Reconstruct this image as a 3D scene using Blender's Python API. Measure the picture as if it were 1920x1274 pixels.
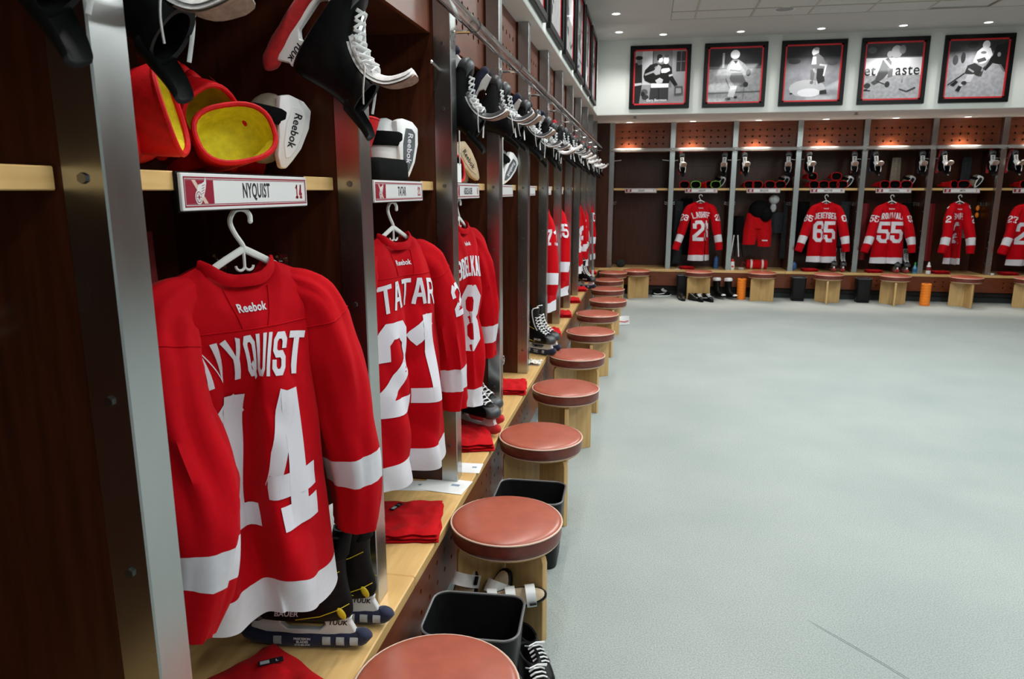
import bpy, bmesh, math, random
from math import sin, cos, pi, radians, sqrt, exp
from mathutils import Vector, Matrix, noise
random.seed(7)
for o in list(bpy.data.objects): bpy.data.objects.remove(o)
scene = bpy.context.scene
COL = scene.collection

# ------------------------------------------------------------------ camera, world, light, exposure
cam_d = bpy.data.cameras.new('camera'); cam = bpy.data.objects.new('camera', cam_d); COL.objects.link(cam)
cam.location = (0.7928, 0.0, 1.75)
cam.rotation_euler = (pi/2 - 0.2052, 0.0, 0.18)
cam_d.sensor_width = 36.0; cam_d.lens = 1344.2/1920*36.0
cam_d.clip_start = 0.02
cam_d.dof.use_dof = True; cam_d.dof.focus_distance = 2.3; cam_d.dof.aperture_fstop = 8.0
scene.camera = cam
vs = scene.view_settings
vs.view_transform = 'Standard'; vs.look = 'None'; vs.gamma = 1.0; vs.use_curve_mapping = False
vs.exposure = 0.0
world = bpy.data.worlds.new('world'); scene.world = world; world.use_nodes = True
world.node_tree.nodes['Background'].inputs[0].default_value = (0.75, 0.85, 1.0, 1)
world.node_tree.nodes['Background'].inputs[1].default_value = 0.03
def area_light(name, loc, sx, sy, power, col=(1, 1, 1), rot=(0, 0, 0)):
    l = bpy.data.lights.new(name, 'AREA'); l.shape = 'RECTANGLE'; l.size = sx; l.size_y = sy; l.energy = power; l.color = col
    o = bpy.data.objects.new(name, l); COL.objects.link(o); o.location = loc; o.rotation_euler = rot; return o
CEIL = 3.88
# fluorescent troffers in the dropped tile field of the ceiling
for i, y in enumerate((-1.2, 1.2, 3.6, 6.0, 8.3)):
    for j, x in enumerate((2.3, 4.7)):
        area_light('troffer_light', (x, y, CEIL - 0.03), 0.6, 1.2, (30, 38, 50, 58, 60)[i], (0.93, 1.0, 0.98))
def spot(name, loc, power, ang, blend, col, tilt=(0, 0, 0), r=0.04):
    l = bpy.data.lights.new(name, 'SPOT'); l.energy = power; l.spot_size = radians(ang); l.spot_blend = blend; l.color = col; l.shadow_soft_size = r
    o = bpy.data.objects.new(name, l); COL.objects.link(o); o.location = loc; o.rotation_euler = tilt; return o

# ------------------------------------------------------------------ constants of the place
YA, BAY, PW, PD = 0.968, 1.003, 0.083, 0.075      # left posts: first y, pitch, width, depth
YB, XB0, BB = 12.41, 0.185, 0.985                 # back row: post front plane, first x, pitch
ZB, XBE = 0.446, 0.060                            # bench top, bench overhang past posts
ZS = 2.84                                         # soffit
ZSH = 1.75                                        # shelf underside
FX, FYB = 0.05, 11.15                             # fascia planes
CH = 4.0
def wh(*a): return a

BL = {1: 'second back stall from the corner', 2: 'third back stall from the corner', 3: 'fourth back stall from the corner', 4: 'fifth back stall from the corner', 5: 'sixth back stall from the corner', 6: 'last back stall at the right'}

# ------------------------------------------------------------------ materials
MT = {}
def nodes_of(name):
    m = bpy.data.materials.new(name); m.use_nodes = True; nt = m.node_tree
    return m, nt, nt.nodes['Principled BSDF'], nt.links
def mat(key, col, rough=0.5, metal=0.0, var=0.0, vscale=20.0, bump=0.0, bscale=200.0, coat=0.0, sheen=0.0, stretch=(1, 1, 1), col2=None, spec=None, trans=0.0, ior=None, emit=None, estr=0.0, rvar=0.0, cr=0.1):
    m, nt, b, L = nodes_of(key)
    b.inputs['Base Color'].default_value = (*col, 1); b.inputs['Roughness'].default_value = rough; b.inputs['Metallic'].default_value = metal
    if coat: b.inputs['Coat Weight'].default_value = coat; b.inputs['Coat Roughness'].default_value = cr
    if sheen: b.inputs['Sheen Weight'].default_value = sheen; b.inputs['Sheen Roughness'].default_value = 0.5
    if spec is not None: b.inputs['Specular IOR Level'].default_value = spec
    if trans: b.inputs['Transmission Weight'].default_value = trans
    if ior: b.inputs['IOR'].default_value = ior
    if emit: b.inputs['Emission Color'].default_value = (*emit, 1); b.inputs['Emission Strength'].default_value = estr
    if var or bump or rvar:
        tc = nt.nodes.new('ShaderNodeTexCoord'); mp = nt.nodes.new('ShaderNodeMapping'); mp.inputs['Scale'].default_value = stretch
        L.new(tc.outputs['Object'], mp.inputs[0])
    if var or rvar:
        n = nt.nodes.new('ShaderNodeTexNoise'); n.inputs['Scale'].default_value = vscale; n.inputs['Detail'].default_value = 5
        L.new(mp.outputs[0], n.inputs['Vector'])
    if var:
        r = nt.nodes.new('ShaderNodeValToRGB'); c2 = col2 or tuple(max(0, c*(1 - var)) for c in col)
        c1 = col if col2 else tuple(min(1, c*(1 + var*0.6)) for c in col)
        r.color_ramp.elements[0].position = 0.32; r.color_ramp.elements[1].position = 0.68
        r.color_ramp.elements[0].color = (*c2, 1); r.color_ramp.elements[1].color = (*c1, 1)
        L.new(n.outputs[0], r.inputs[0]); L.new(r.outputs[0], b.inputs['Base Color'])
    if rvar:
        q = nt.nodes.new('ShaderNodeMapRange'); q.inputs[3].default_value = max(0.02, rough - rvar); q.inputs[4].default_value = rough + rvar
        L.new(n.outputs[0], q.inputs[0]); L.new(q.outputs[0], b.inputs['Roughness'])
    if bump:
        n2 = nt.nodes.new('ShaderNodeTexNoise'); n2.inputs['Scale'].default_value = bscale; n2.inputs['Detail'].default_value = 3
        L.new(mp.outputs[0], n2.inputs['Vector'])
        bp = nt.nodes.new('ShaderNodeBump'); bp.inputs['Strength'].default_value = bump; bp.inputs['Distance'].default_value = 0.003
        L.new(n2.outputs[0], bp.inputs['Height']); L.new(bp.outputs[0], b.inputs['Normal'])
    MT[key] = m; return m
mat('steel', (0.46, 0.475, 0.475), 0.26, 1.0, 0.05, 3, 0, 1, stretch=(3, 3, 1.2), rvar=0.05)
mat('steel_brushed', (0.46, 0.46, 0.44), 0.36, 1.0, 0.2, 9, 0.10, 220, stretch=(8, 8, 0.3), rvar=0.08)
mat('bolt', (0.22, 0.23, 0.24), 0.35, 1.0)
mat('chrome', (0.8, 0.8, 0.8), 0.12, 1.0)
mat('cherry', (0.060, 0.0150, 0.0058), 0.33, 0, 0.28, 6, 0.03, 60, stretch=(7, 7, 0.55), spec=0.35)
mat('cherry_h', (0.075, 0.019, 0.007), 0.35, 0, 0.45, 6, 0.03, 60, stretch=(0.6, 0.6, 8), spec=0.35)
mat('panel', (0.165, 0.040, 0.014), 0.36, 0, 0.2, 6, 0.03, 60, stretch=(0.8, 0.8, 7), spec=0.4)
mat('dark_board', (0.008, 0.004, 0.003), 0.8, 0, 0.3, 5)
mat('maple', (0.80, 0.52, 0.215), 0.30, 0, 1, 5, 0.02, 40, stretch=(9, 0.6, 9), col2=(0.68, 0.41, 0.155), coat=0.3)
mat('maple_x', (0.80, 0.52, 0.215), 0.30, 0, 1, 5, 0.02, 40, stretch=(0.6, 9, 9), col2=(0.68, 0.41, 0.155), coat=0.3)
mat('birch', (0.61, 0.40, 0.165), 0.38, 0, 1, 5, 0.02, 40, stretch=(9, 9, 0.6), col2=(0.49, 0.30, 0.115), coat=0.25)
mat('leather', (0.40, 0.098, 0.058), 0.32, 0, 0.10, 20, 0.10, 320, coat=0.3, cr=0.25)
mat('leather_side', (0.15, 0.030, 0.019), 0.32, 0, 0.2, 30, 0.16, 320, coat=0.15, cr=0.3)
mat('piping', (0.70, 0.50, 0.40), 0.4)
mat('jersey', (0.50, 0.0022, 0.008), 0.75, 0, 0.06, 60, 0.18, 900, sheen=0.02, spec=0.06)
mat('jersey_white', (0.70, 0.69, 0.75), 0.75, 0, 0.03, 60, 0.15, 900, spec=0.2)
mat('twill', (0.72, 0.70, 0.77), 0.65, 0, 0, 1, 0.2, 1200, spec=0.25)
mat('red_cloth', (0.52, 0.004, 0.008), 0.8, 0, 0.12, 30, 0.2, 600, sheen=0.03, spec=0.1)
mat('red_knit', (0.55, 0.010, 0.014), 0.85, 0, 0.2, 60, 0.5, 400, sheen=0.2)
mat('red_leather', (0.58, 0.005, 0.009), 0.55, 0, 0.2, 40, 0.2, 300, spec=0.2)
mat('dark_red', (0.22, 0.006, 0.010), 0.7, 0, 0.2, 30)
mat('navy_knit', (0.012, 0.016, 0.05), 0.9, 0, 0.3, 60, 0.5, 400, sheen=0.2)
mat('hanger', (0.80, 0.80, 0.78), 0.35)
mat('boot', (0.006, 0.006, 0.0065), 0.40, 0, 0.3, 40, 0.12, 500, spec=0.16)
mat('boot_grey', (0.05, 0.055, 0.06), 0.4, 0, 0.4, 20, 0.1, 400)
mat('rubber', (0.005, 0.0055, 0.006), 0.55, 0, 0.3, 40, 0.1, 300, spec=0.12)
mat('lace', (0.82, 0.83, 0.84), 0.7, 0, 0.05, 80, 0.3, 600)
mat('felt', (0.74, 0.72, 0.72), 0.95, 0, 0.15, 90, 0.6, 500)
mat('felt_tan', (0.42, 0.27, 0.21), 0.95, 0, 0.25, 60, 0.5, 400)
mat('white_plastic', (0.80, 0.81, 0.82), 0.3)
mat('grey_plastic', (0.10, 0.115, 0.125), 0.4, 0, 0.2, 30)
mat('beige', (0.55, 0.42, 0.28), 0.6, 0, 0.15, 30)
mat('pad_tan', (0.22, 0.18, 0.13), 0.7, 0, 0.2, 40)
mat('yellow_mesh', (0.72, 0.62, 0.012), 0.75, 0, 0.15, 60, 0.4, 350)
mat('yellow', (0.75, 0.55, 0.02), 0.45)
mat('green_mesh', (0.22, 0.62, 0.08), 0.75, 0, 0.15, 60, 0.4, 350)
mat('green', (0.02, 0.35, 0.06), 0.35)
mat('black_cloth', (0.005, 0.005, 0.006), 0.9, 0, 0.3, 40, 0.3, 300, spec=0.08)
mat('grey_cloth', (0.030, 0.033, 0.037), 0.9, 0, 0.3, 30, 0.3, 300, spec=0.08)
mat('pale_cloth', (0.45, 0.46, 0.48), 0.9, 0, 0.2, 30, 0.3, 300)
mat('orange_foam', (0.95, 0.24, 0.012), 0.6, 0, 0.08, 40, 0.2, 200)
mat('bin', (0.008, 0.008, 0.009), 0.42, 0, 0.2, 40, spec=0.25)
mat('bin_rim', (0.10, 0.10, 0.105), 0.35)
mat('paper', (0.84, 0.84, 0.84), 0.7)
mat('blue_print', (0.25, 0.32, 0.42), 0.7)
mat('blue', (0.03, 0.12, 0.32), 0.4)
mat('cyan_liquid', (0.10, 0.32, 0.45), 0.15)
mat('plate_white', (0.80, 0.80, 0.81), 0.3, coat=0.3)
mat('plate_red', (0.30, 0.006, 0.028), 0.35, coat=0.3)
mat('ink', (0.010, 0.010, 0.014), 0.45)
mat('ink_red', (0.38, 0.008, 0.022), 0.45)
mat('frame_black', (0.003, 0.003, 0.0035), 0.4, spec=0.2)
mat('mat_red', (0.60, 0.012, 0.020), 0.5)
mat('ceiling', (0.54, 0.525, 0.505), 0.9, 0, 0.03, 3)
mat('ceiling_tile', (0.58, 0.57, 0.55), 0.9, 0, 0.06, 60, 0.2, 120)
mat('gap_dark', (0.02, 0.02, 0.02), 0.9)
mat('tbar', (0.42, 0.40, 0.33), 0.5)
mat('wall_paint', (0.66, 0.69, 0.665), 0.85, 0, 0.02, 3)
mat('front_paint', (0.50, 0.56, 0.56), 0.85, 0, 0.02, 3)
mat('soffit_warm_bounce', (0.70, 0.65, 0.62), 0.85, 0, 0.02, 3)  # pinkish tint puts the warm bounce off the wood into the soffit colour
mat('speaker', (0.33, 0.33, 0.33), 0.6, 0.3, 0, 1, 0.4, 900)
mat('lamp_lens', (0.9, 0.9, 0.9), 0.3, emit=(1, 0.97, 0.92), estr=4.0)
mat('lamp_trim', (0.78, 0.78, 0.77), 0.35)
mat('toe', (0.018, 0.023, 0.022), 0.6)
mat('acrylic', (0.96, 0.97, 0.97), 0.03, trans=1.0, ior=1.45)
mat('shoe_black', (0.010, 0.010, 0.011), 0.25, coat=0.3)
mat('sole_white', (0.75, 0.75, 0.75), 0.6)
mat('flesh_tissue', (0.72, 0.68, 0.62), 0.8)
for g in (0.01, 0.05, 0.12, 0.22, 0.35, 0.5, 0.68, 0.85):
    h_ = {0.01: 0.002, 0.05: 0.008, 0.12: 0.03, 0.22: 0.08, 0.35: 0.17, 0.5: 0.32, 0.68: 0.55, 0.85: 0.82}[g]
    mat('print_%d' % round(g*100), (h_, h_, h_*1.06), 0.5, coat=0.3, cr=0.05, spec=0.3)
def print_mat(key, top, bot, split, soft, tex, sc):
    m, nt, b, L = nodes_of(key)
    tc = nt.nodes.new('ShaderNodeTexCoord'); sp = nt.nodes.new('ShaderNodeSeparateXYZ'); L.new(tc.outputs['Object'], sp.inputs[0])
    r = nt.nodes.new('ShaderNodeValToRGB'); e = r.color_ramp.elements
    e[0].position = max(0.0, split - soft); e[0].color = (*bot, 1); e[1].position = min(1.0, split + soft); e[1].color = (*top, 1)
    L.new(sp.outputs['Z'], r.inputs[0])
    n = nt.nodes.new('ShaderNodeTexNoise'); n.inputs['Scale'].default_value = sc; n.inputs['Detail'].default_value = 4; L.new(tc.outputs['Object'], n.inputs['Vector'])
    mx = nt.nodes.new('ShaderNodeMix'); mx.data_type = 'RGBA'; mx.blend_type = 'MULTIPLY'; mx.inputs[0].default_value = tex
    q = nt.nodes.new('ShaderNodeValToRGB'); q.color_ramp.elements[0].position = 0.35; q.color_ramp.elements[1].position = 0.62
    L.new(n.outputs[0], q.inputs[0]); L.new(r.outputs[0], mx.inputs[6]); L.new(q.outputs[0], mx.inputs[7]); L.new(mx.outputs[2], b.inputs['Base Color'])
    b.inputs['Roughness'].default_value = 0.5; b.inputs['Coat Weight'].default_value = 0.3; b.inputs['Coat Roughness'].default_value = 0.05; b.inputs['Specular IOR Level'].default_value = 0.3
    MT[key] = m
def carpet_mat():
    m, nt, b, L = nodes_of('carpet')
    tc = nt.nodes.new('ShaderNodeTexCoord')
    def nz(sc, d):
        n = nt.nodes.new('ShaderNodeTexNoise'); n.inputs['Scale'].default_value = sc; n.inputs['Detail'].default_value = d; L.new(tc.outputs['Object'], n.inputs['Vector']); return n
    n1 = nz(1.3, 4); n2 = nz(170, 2)
    r = nt.nodes.new('ShaderNodeValToRGB'); e = r.color_ramp.elements
    e[0].position = 0.3; e[0].color = (0.305, 0.345, 0.337, 1); e[1].position = 0.7; e[1].color = (0.360, 0.395, 0.384, 1)
    L.new(n1.outputs[0], r.inputs[0])
    q = nt.nodes.new('ShaderNodeMapRange'); q.inputs[1].default_value = 0.3; q.inputs[2].default_value = 0.7; q.inputs[3].default_value = 0.74; q.inputs[4].default_value = 1.2; L.new(n2.outputs[0], q.inputs[0])
    mx = nt.nodes.new('ShaderNodeMix'); mx.data_type = 'RGBA'; mx.blend_type = 'MULTIPLY'; mx.inputs[0].default_value = 1
    L.new(r.outputs[0], mx.inputs[6]); L.new(q.outputs[0], mx.inputs[7]); L.new(mx.outputs[2], b.inputs['Base Color'])
    b.inputs['Roughness'].default_value = 0.95; b.inputs['Specular IOR Level'].default_value = 0.15
    b.inputs['Sheen Weight'].default_value = 0.25
    bp = nt.nodes.new('ShaderNodeBump'); bp.inputs['Strength'].default_value = 0.45; bp.inputs['Distance'].default_value = 0.004
    L.new(n2.outputs[0], bp.inputs['Height']); L.new(bp.outputs[0], b.inputs['Normal'])
    MT['carpet'] = m
carpet_mat()
def frosted_mat():
    m, nt, b, L = nodes_of('frosted')
    b.inputs['Base Color'].default_value = (0.85, 0.86, 0.86, 1); b.inputs['Roughness'].default_value = 0.35
    tr = nt.nodes.new('ShaderNodeBsdfTranslucent'); tr.inputs[0].default_value = (0.85, 0.86, 0.86, 1)
    mx = nt.nodes.new('ShaderNodeMixShader'); mx.inputs[0].default_value = 0.45
    L.new(b.outputs[0], mx.inputs[1]); L.new(tr.outputs[0], mx.inputs[2]); L.new(mx.outputs[0], nt.nodes['Material Output'].inputs[0]); MT['frosted'] = m
frosted_mat()
def glow_acrylic():  # white scatter mixed into the acrylic so downlights make the back rail glow
    m, nt, b, L = nodes_of('acrylic_glow')
    b.inputs['Base Color'].default_value = (0.95, 0.96, 0.96, 1); b.inputs['Roughness'].default_value = 0.08; b.inputs['Transmission Weight'].default_value = 1.0; b.inputs['IOR'].default_value = 1.45
    d = nt.nodes.new('ShaderNodeBsdfDiffuse'); d.inputs[0].default_value = (0.85, 0.86, 0.86, 1); tr = nt.nodes.new('ShaderNodeBsdfTranslucent'); tr.inputs[0].default_value = (0.85, 0.86, 0.86, 1)
    m1 = nt.nodes.new('ShaderNodeMixShader'); m1.inputs[0].default_value = 0.5; L.new(d.outputs[0], m1.inputs[1]); L.new(tr.outputs[0], m1.inputs[2])
    m2 = nt.nodes.new('ShaderNodeMixShader'); m2.inputs[0].default_value = 0.35; L.new(b.outputs[0], m2.inputs[1]); L.new(m1.outputs[0], m2.inputs[2]); L.new(m2.outputs[0], nt.nodes['Material Output'].inputs[0]); MT['acrylic_glow'] = m
glow_acrylic()

# ------------------------------------------------------------------ mesh helpers
class MB:
    def __init__(s): s.v = []; s.f = []
    def add(s, vs, fs):
        k = len(s.v); s.v += [tuple(p) for p in vs]; s.f += [tuple(i + k for i in f) for f in fs]; return s
    def box(s, lo, hi):
        (a, b, c), (d, e, f) = lo, hi
        return s.add([(a,b,c),(d,b,c),(d,e,c),(a,e,c),(a,b,f),(d,b,f),(d,e,f),(a,e,f)], [(0,3,2,1),(4,5,6,7),(0,1,5,4),(1,2,6,5),(2,3,7,6),(3,0,4,7)])
    def loft(s, rings, cap=True, closed=True, cap0=None, cap1=None):
        n = len(rings[0]); vs = [p for r in rings for p in r]; fs = []
        for i in range(len(rings) - 1):
            for j in range(n if closed else n - 1):
                k = (j + 1) % n; fs.append((i*n + j, i*n + k, (i+1)*n + k, (i+1)*n + j))
        if cap if cap0 is None else cap0: fs.append(tuple(range(n - 1, -1, -1)))
        if cap if cap1 is None else cap1: fs.append(tuple(range((len(rings) - 1)*n, len(rings)*n)))
        return s.add(vs, fs)
    def tube(s, path, r, n=8, cap=True, closed=False):
        P = [Vector(p) for p in path]; m = len(P); rings = []; up = None
        for i, p in enumerate(P):
            if closed: t = P[(i+1) % m] - P[i-1]
            else: t = P[min(i+1, m-1)] - P[max(i-1, 0)]
            if t.length < 1e-9: t = Vector((0, 0, 1))
            t.normalize()
            if up is None: up = Vector((0, 0, 1)) if abs(t.z) < 0.9 else Vector((1, 0, 0))
            a = up - t*up.dot(t)
            if a.length < 1e-6: a = Vector((0, 1, 0)) - t*t.y
            a.normalize(); up = a; b = t.cross(a)
            rr = r(i/(m - 1)) if callable(r) else r
            ra, rb = rr if isinstance(rr, tuple) else (rr, rr)
            rings.append([p + a*(ra*cos(2*pi*k/n)) + b*(rb*sin(2*pi*k/n)) for k in range(n)])
        if closed: rings.append(rings[0]); cap = False
        return s.loft(rings, cap)
    def lathe(s, prof, n=24, c=(0, 0, 0), cap=True):
        return s.loft([[(c[0] + r*cos(2*pi*k/n), c[1] + r*sin(2*pi*k/n), c[2] + z) for k in range(n)] for r, z in prof], cap)
    def prism(s, poly, axis, a, b):
        def P(u, w, d): return (d, u, w) if axis == 0 else (u, d, w) if axis == 1 else (u, w, d)
        n = len(poly); vs = [P(u, w, a) for u, w in poly] + [P(u, w, b) for u, w in poly]
        return s.add(vs, [tuple(range(n)), tuple(range(2*n - 1, n - 1, -1))] + [(i, n + i, n + (i+1) % n, (i+1) % n) for i in range(n)])
    def ell(s, c, r, nu=16, nv=10, rot=None):
        R = rot or Matrix.Identity(3)
        return s.loft([[tuple(Vector(c) + R @ Vector((r[0]*sin(a)*cos(2*pi*k/nu), r[1]*sin(a)*sin(2*pi*k/nu), -r[2]*cos(a)))) for k in range(nu)] for a in [pi*(0.02 + 0.96*i/nv) for i in range(nv + 1)]])
    def grid(s, fn, nu, nv, flip=False):
        vs = [fn(i/nu, j/nv) for j in range(nv + 1) for i in range(nu + 1)]; fs = []
        for j in range(nv):
            for i in range(nu):
                q = (j*(nu+1) + i, j*(nu+1) + i + 1, (j+1)*(nu+1) + i + 1, (j+1)*(nu+1) + i); fs.append(q[::-1] if flip else q)
        return s.add(vs, fs)
    def xf(s, M): s.v = [tuple(M @ Vector(p)) for p in s.v]; return s
    def mesh(s, name, m, smooth=False, bevel=0, seg=1, ang=35, merge=0):
        me = bpy.data.meshes.new(name); me.from_pydata([tuple(p) for p in s.v], [], s.f); me.update()
        bm = bmesh.new(); bm.from_mesh(me)
        if merge: bmesh.ops.remove_doubles(bm, verts=bm.verts, dist=merge)
        bmesh.ops.recalc_face_normals(bm, faces=bm.faces)
        if bevel:
            es = [e for e in bm.edges if len(e.link_faces) == 2 and e.calc_face_angle(0) > radians(30)]
            bmesh.ops.bevel(bm, geom=es, offset=bevel, segments=seg, affect='EDGES', profile=0.5, clamp_overlap=True)
        bm.to_mesh(me); bm.free()
        if smooth or bevel:
            me.polygons.foreach_set('use_smooth', [True]*len(me.polygons)); me.set_sharp_from_angle(angle=radians(ang))
        me.materials.append(MT[m]); return me
    def obj(s, name, m, parent=None, **k): return link(name, s.mesh(name, m, **k), parent)
def link(name, me, parent=None):
    o = bpy.data.objects.new(name, me); COL.objects.link(o); o.parent = parent; return o
def tag(o, label, cat, group=None):
    o['label'] = label; o['category'] = cat
    if group: o['group'] = group
    return o
def thing(name, label, cat, loc=(0, 0, 0), rz=0.0, group=None, M=None):
    o = bpy.data.objects.new(name, None); COL.objects.link(o); o.empty_display_size = 0.05
    if M is not None: o.matrix_world = M
    else: o.location = loc; o.rotation_euler = (0, 0, rz)
    return tag(o, label, cat, group)
KIDS = {}
def copy_tree(o, parent=None, skip=()):
    c = o.copy(); COL.objects.link(c); c.parent = parent
    for ch in [x for x in o.children if x.name.split('.')[0] not in skip]: copy_tree(ch, c, skip)
    return c
def dup(o, label, loc=None, rz=None, M=None, group=None, skip=()):
    c = copy_tree(o, None, skip)
    if M is not None: c.matrix_world = M
    else:
        if loc is not None: c.location = loc
        if rz is not None: c.rotation_euler = (0, 0, rz)
    c['label'] = label
    if group: c['group'] = group
    return c
def struct(o): o['kind'] = 'structure'; return o
def lerp(a, b, t): return a + (b - a)*t
def interp(tab, x):
    if x <= tab[0][0]: return tab[0][1]
    for (a, p), (b, q) in zip(tab, tab[1:]):
        if x <= b:
            t = (x - a)/(b - a); return p + (q - p)*t
    return tab[-1][1]
def sm(x): x = max(0.0, min(1.0, x)); return x*x*(3 - 2*x)
def catmull(P, n):
    P = [Vector(p) for p in P]; out = []
    for i in range(len(P) - 1):
        a, b, c, d = P[max(i-1, 0)], P[i], P[i+1], P[min(i+2, len(P)-1)]
        for k in range(n):
            t = k/n; out.append(0.5*((2*b) + (c - a)*t + (2*a - 5*b + 4*c - d)*t*t + (3*b - a - 3*c + d)*t*t*t))
    out.append(P[-1]); return out
def rrect(w, d, r, n=5):
    pts = []
    for cx, cy, a0 in ((w-r, d-r, 0), (-w+r, d-r, pi/2), (-w+r, -d+r, pi), (w-r, -d+r, 1.5*pi)):
        for k in range(n + 1): a = a0 + pi/2*k/n; pts.append((cx + r*cos(a), cy + r*sin(a)))
    return pts
# ---- flat lettering with the built-in font, returned as (verts, faces) in the x-z plane, centred
def font_mesh(txt, size, sx=1.0, bold=0.0, shear=0.0):
    cu = bpy.data.curves.new('lettering', 'FONT'); cu.body = txt; cu.size = size; cu.offset = bold; cu.align_x = 'CENTER'; cu.align_y = 'CENTER'; cu.resolution_u = 3; cu.shear = shear; cu.space_character = 1.0 + bold*70
    o = bpy.data.objects.new('lettering', cu); COL.objects.link(o)
    dg = bpy.context.evaluated_depsgraph_get(); me = bpy.data.meshes.new_from_object(o.evaluated_get(dg))
    vs = [(v.co.x*sx, v.co.y) for v in me.vertices]; fs = [tuple(p.vertices) for p in me.polygons]
    bpy.data.objects.remove(o); bpy.data.meshes.remove(me); bpy.data.curves.remove(cu)
    if vs:
        x0 = (max(v[0] for v in vs) + min(v[0] for v in vs))/2; z0 = (max(v[1] for v in vs) + min(v[1] for v in vs))/2
        vs = [(x - x0, z - z0) for x, z in vs]
    return vs, fs
def lettering(name, txt, size, m, parent, fn, sx=1.0, bold=0.0, shear=0.0, rot=0.0):
    vs, fs = font_mesh(txt, size, sx, bold, shear)
    c, s = cos(rot), sin(rot)
    b = MB().add([fn(x*c - z*s, x*s + z*c) for x, z in vs], fs)
    return b.obj(name, m, parent)
def flat(o, u, w, off=(0, 0, 0)):   # plane map: origin o, axes u, w
    o = Vector(o); u = Vector(u); w = Vector(w)
    return lambda x, z: tuple(o + u*x + w*z)
# ---- block varsity glyphs: list of (polyline, closed)
def G(*p, c=False): return (list(p), c)
OCT = G((.25,0),(.75,0),(1,.14),(1,.86),(.75,1),(.25,1),(0,.86),(0,.14), c=True)
GL = {
 'A': [G((0,0),(.40,1),(.60,1),(1,0)), G((.17,.32),(.83,.32))],
 'B': [G((0,0),(.75,0),(1,.12),(1,.40),(.8,.5),(1,.62),(1,.88),(.75,1),(0,1), c=True), G((.05,.5),(.8,.5))],
 'C': [G((1,.75),(1,.86),(.75,1),(.25,1),(0,.86),(0,.14),(.25,0),(.75,0),(1,.14),(1,.25))],
 'D': [G((0,0),(.7,0),(1,.15),(1,.85),(.7,1),(0,1), c=True)],
 'E': [G((1,0),(0,0),(0,1),(1,1)), G((.05,.5),(.8,.5))],
 'F': [G((0,0),(0,1),(1,1)), G((.05,.5),(.8,.5))],
 'H': [G((0,0),(0,1)), G((1,0),(1,1)), G((.05,.5),(.95,.5))],
 'I': [G((.5,0),(.5,1))],
 'K': [G((0,0),(0,1)), G((1,1),(.08,.42)), G((.38,.6),(1,0))],
 'L': [G((0,1),(0,0),(1,0))],
 'M': [G((0,0),(0,1),(.5,.35),(1,1),(1,0))],
 'N': [G((0,0),(0,1),(1,0),(1,1))],
 'O': [OCT], '0': [OCT],
 'Q': [OCT, G((.55,.25),(1.02,-.08))],
 'R': [G((0,0),(0,1),(.75,1),(1,.86),(1,.6),(.75,.46),(.05,.46)), G((.5,.46),(1,0))],
 'S': [G((0,.26),(0,.14),(.25,0),(.75,0),(1,.14),(1,.38),(.75,.5),(.25,.5),(0,.62),(0,.86),(.25,1),(.75,1),(1,.86),(1,.74))],
 'T': [G((0,1),(1,1)), G((.5,0),(.5,.95))],
 'U': [G((0,1),(0,.14),(.25,0),(.75,0),(1,.14),(1,1))],
 'W': [G((0,1),(.2,0),(.5,.7),(.8,0),(1,1))],
 'Y': [G((0,1),(.5,.45),(1,1)), G((.5,.5),(.5,0))],
 '1': [G((.5,0),(.5,1)), G((.10,.84),(.45,.97)), G((.12,0),(.88,0))],
 '2': [G((0,.72),(0,.86),(.25,1),(.75,1),(1,.86),(1,.62),(0,.16),(0,0),(1,0))],
 '3': [G((0,.78),(0,.88),(.25,1),(.75,1),(1,.86),(1,.64),(.78,.52),(.4,.52)), G((.78,.52),(1,.40),(1,.14),(.75,0),(.25,0),(0,.14),(0,.26))],
 '4': [G((.70,0),(.70,1)), G((.60,1.0),(.06,.36)), G((.06,.28),(1.0,.28)), G((.38,0),(1,0))],
 '5': [G((.95,1),(0,1),(0,.56),(.75,.56),(1,.44),(1,.14),(.75,0),(.25,0),(0,.14),(0,.22))],
 '6': [G((1,.76),(1,.86),(.75,1),(.25,1),(0,.86),(0,.14),(.25,0),(.75,0),(1,.14),(1,.40),(.75,.54),(.05,.54))],
 '7': [G((0,.80),(0,1),(1,1),(1,.86),(.42,.25),(.42,0)), G((.2,0),(.64,0))],
 '8': [G((.25,.52),(0,.62),(0,.86),(.25,1),(.75,1),(1,.86),(1,.62),(.75,.52), c=True), G((.25,.52),(0,.40),(0,.14),(.25,0),(.75,0),(1,.14),(1,.40),(.75,.52), c=True)],
}
def glyph(ch, x0, z0, w, h, st, fn, step=0.02):
    b = MB()
    for pl, closed in GL[ch]:
        P = [Vector((x0 + st/2 + p[0]*(w - st), z0 + st/2 + p[1]*(h - st))) for p in pl]
        n = len(P); L = []
        for i in range(n):
            if closed or 0 < i < n - 1:
                d0 = (P[i] - P[i-1]).normalized(); d1 = (P[(i+1) % n] - P[i]).normalized()
                n0 = Vector((-d0.y, d0.x)); n1 = Vector((-d1.y, d1.x)); mm = n0 + n1
                mm = mm/max(0.45, mm.dot(n0)) if mm.length > 1e-6 else n0
            else:
                d = ((P[1] - P[0]) if i == 0 else (P[-1] - P[-2])).normalized(); mm = Vector((-d.y, d.x))
                P[i] = P[i] + (d*(st/2) if i else -d*(st/2))
            L.append(mm*(st/2))
        for i in range(n if closed else n - 1):
            j = (i + 1) % n; k = max(1, int((P[j] - P[i]).length/step)); q = 2
            def f(a, c):
                p = lerp(P[i], P[j], c) + lerp(L[i], L[j], c)*(1 - 2*a); return fn(p.x, p.y)
            b.grid(f, q, k)
    return b
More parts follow.
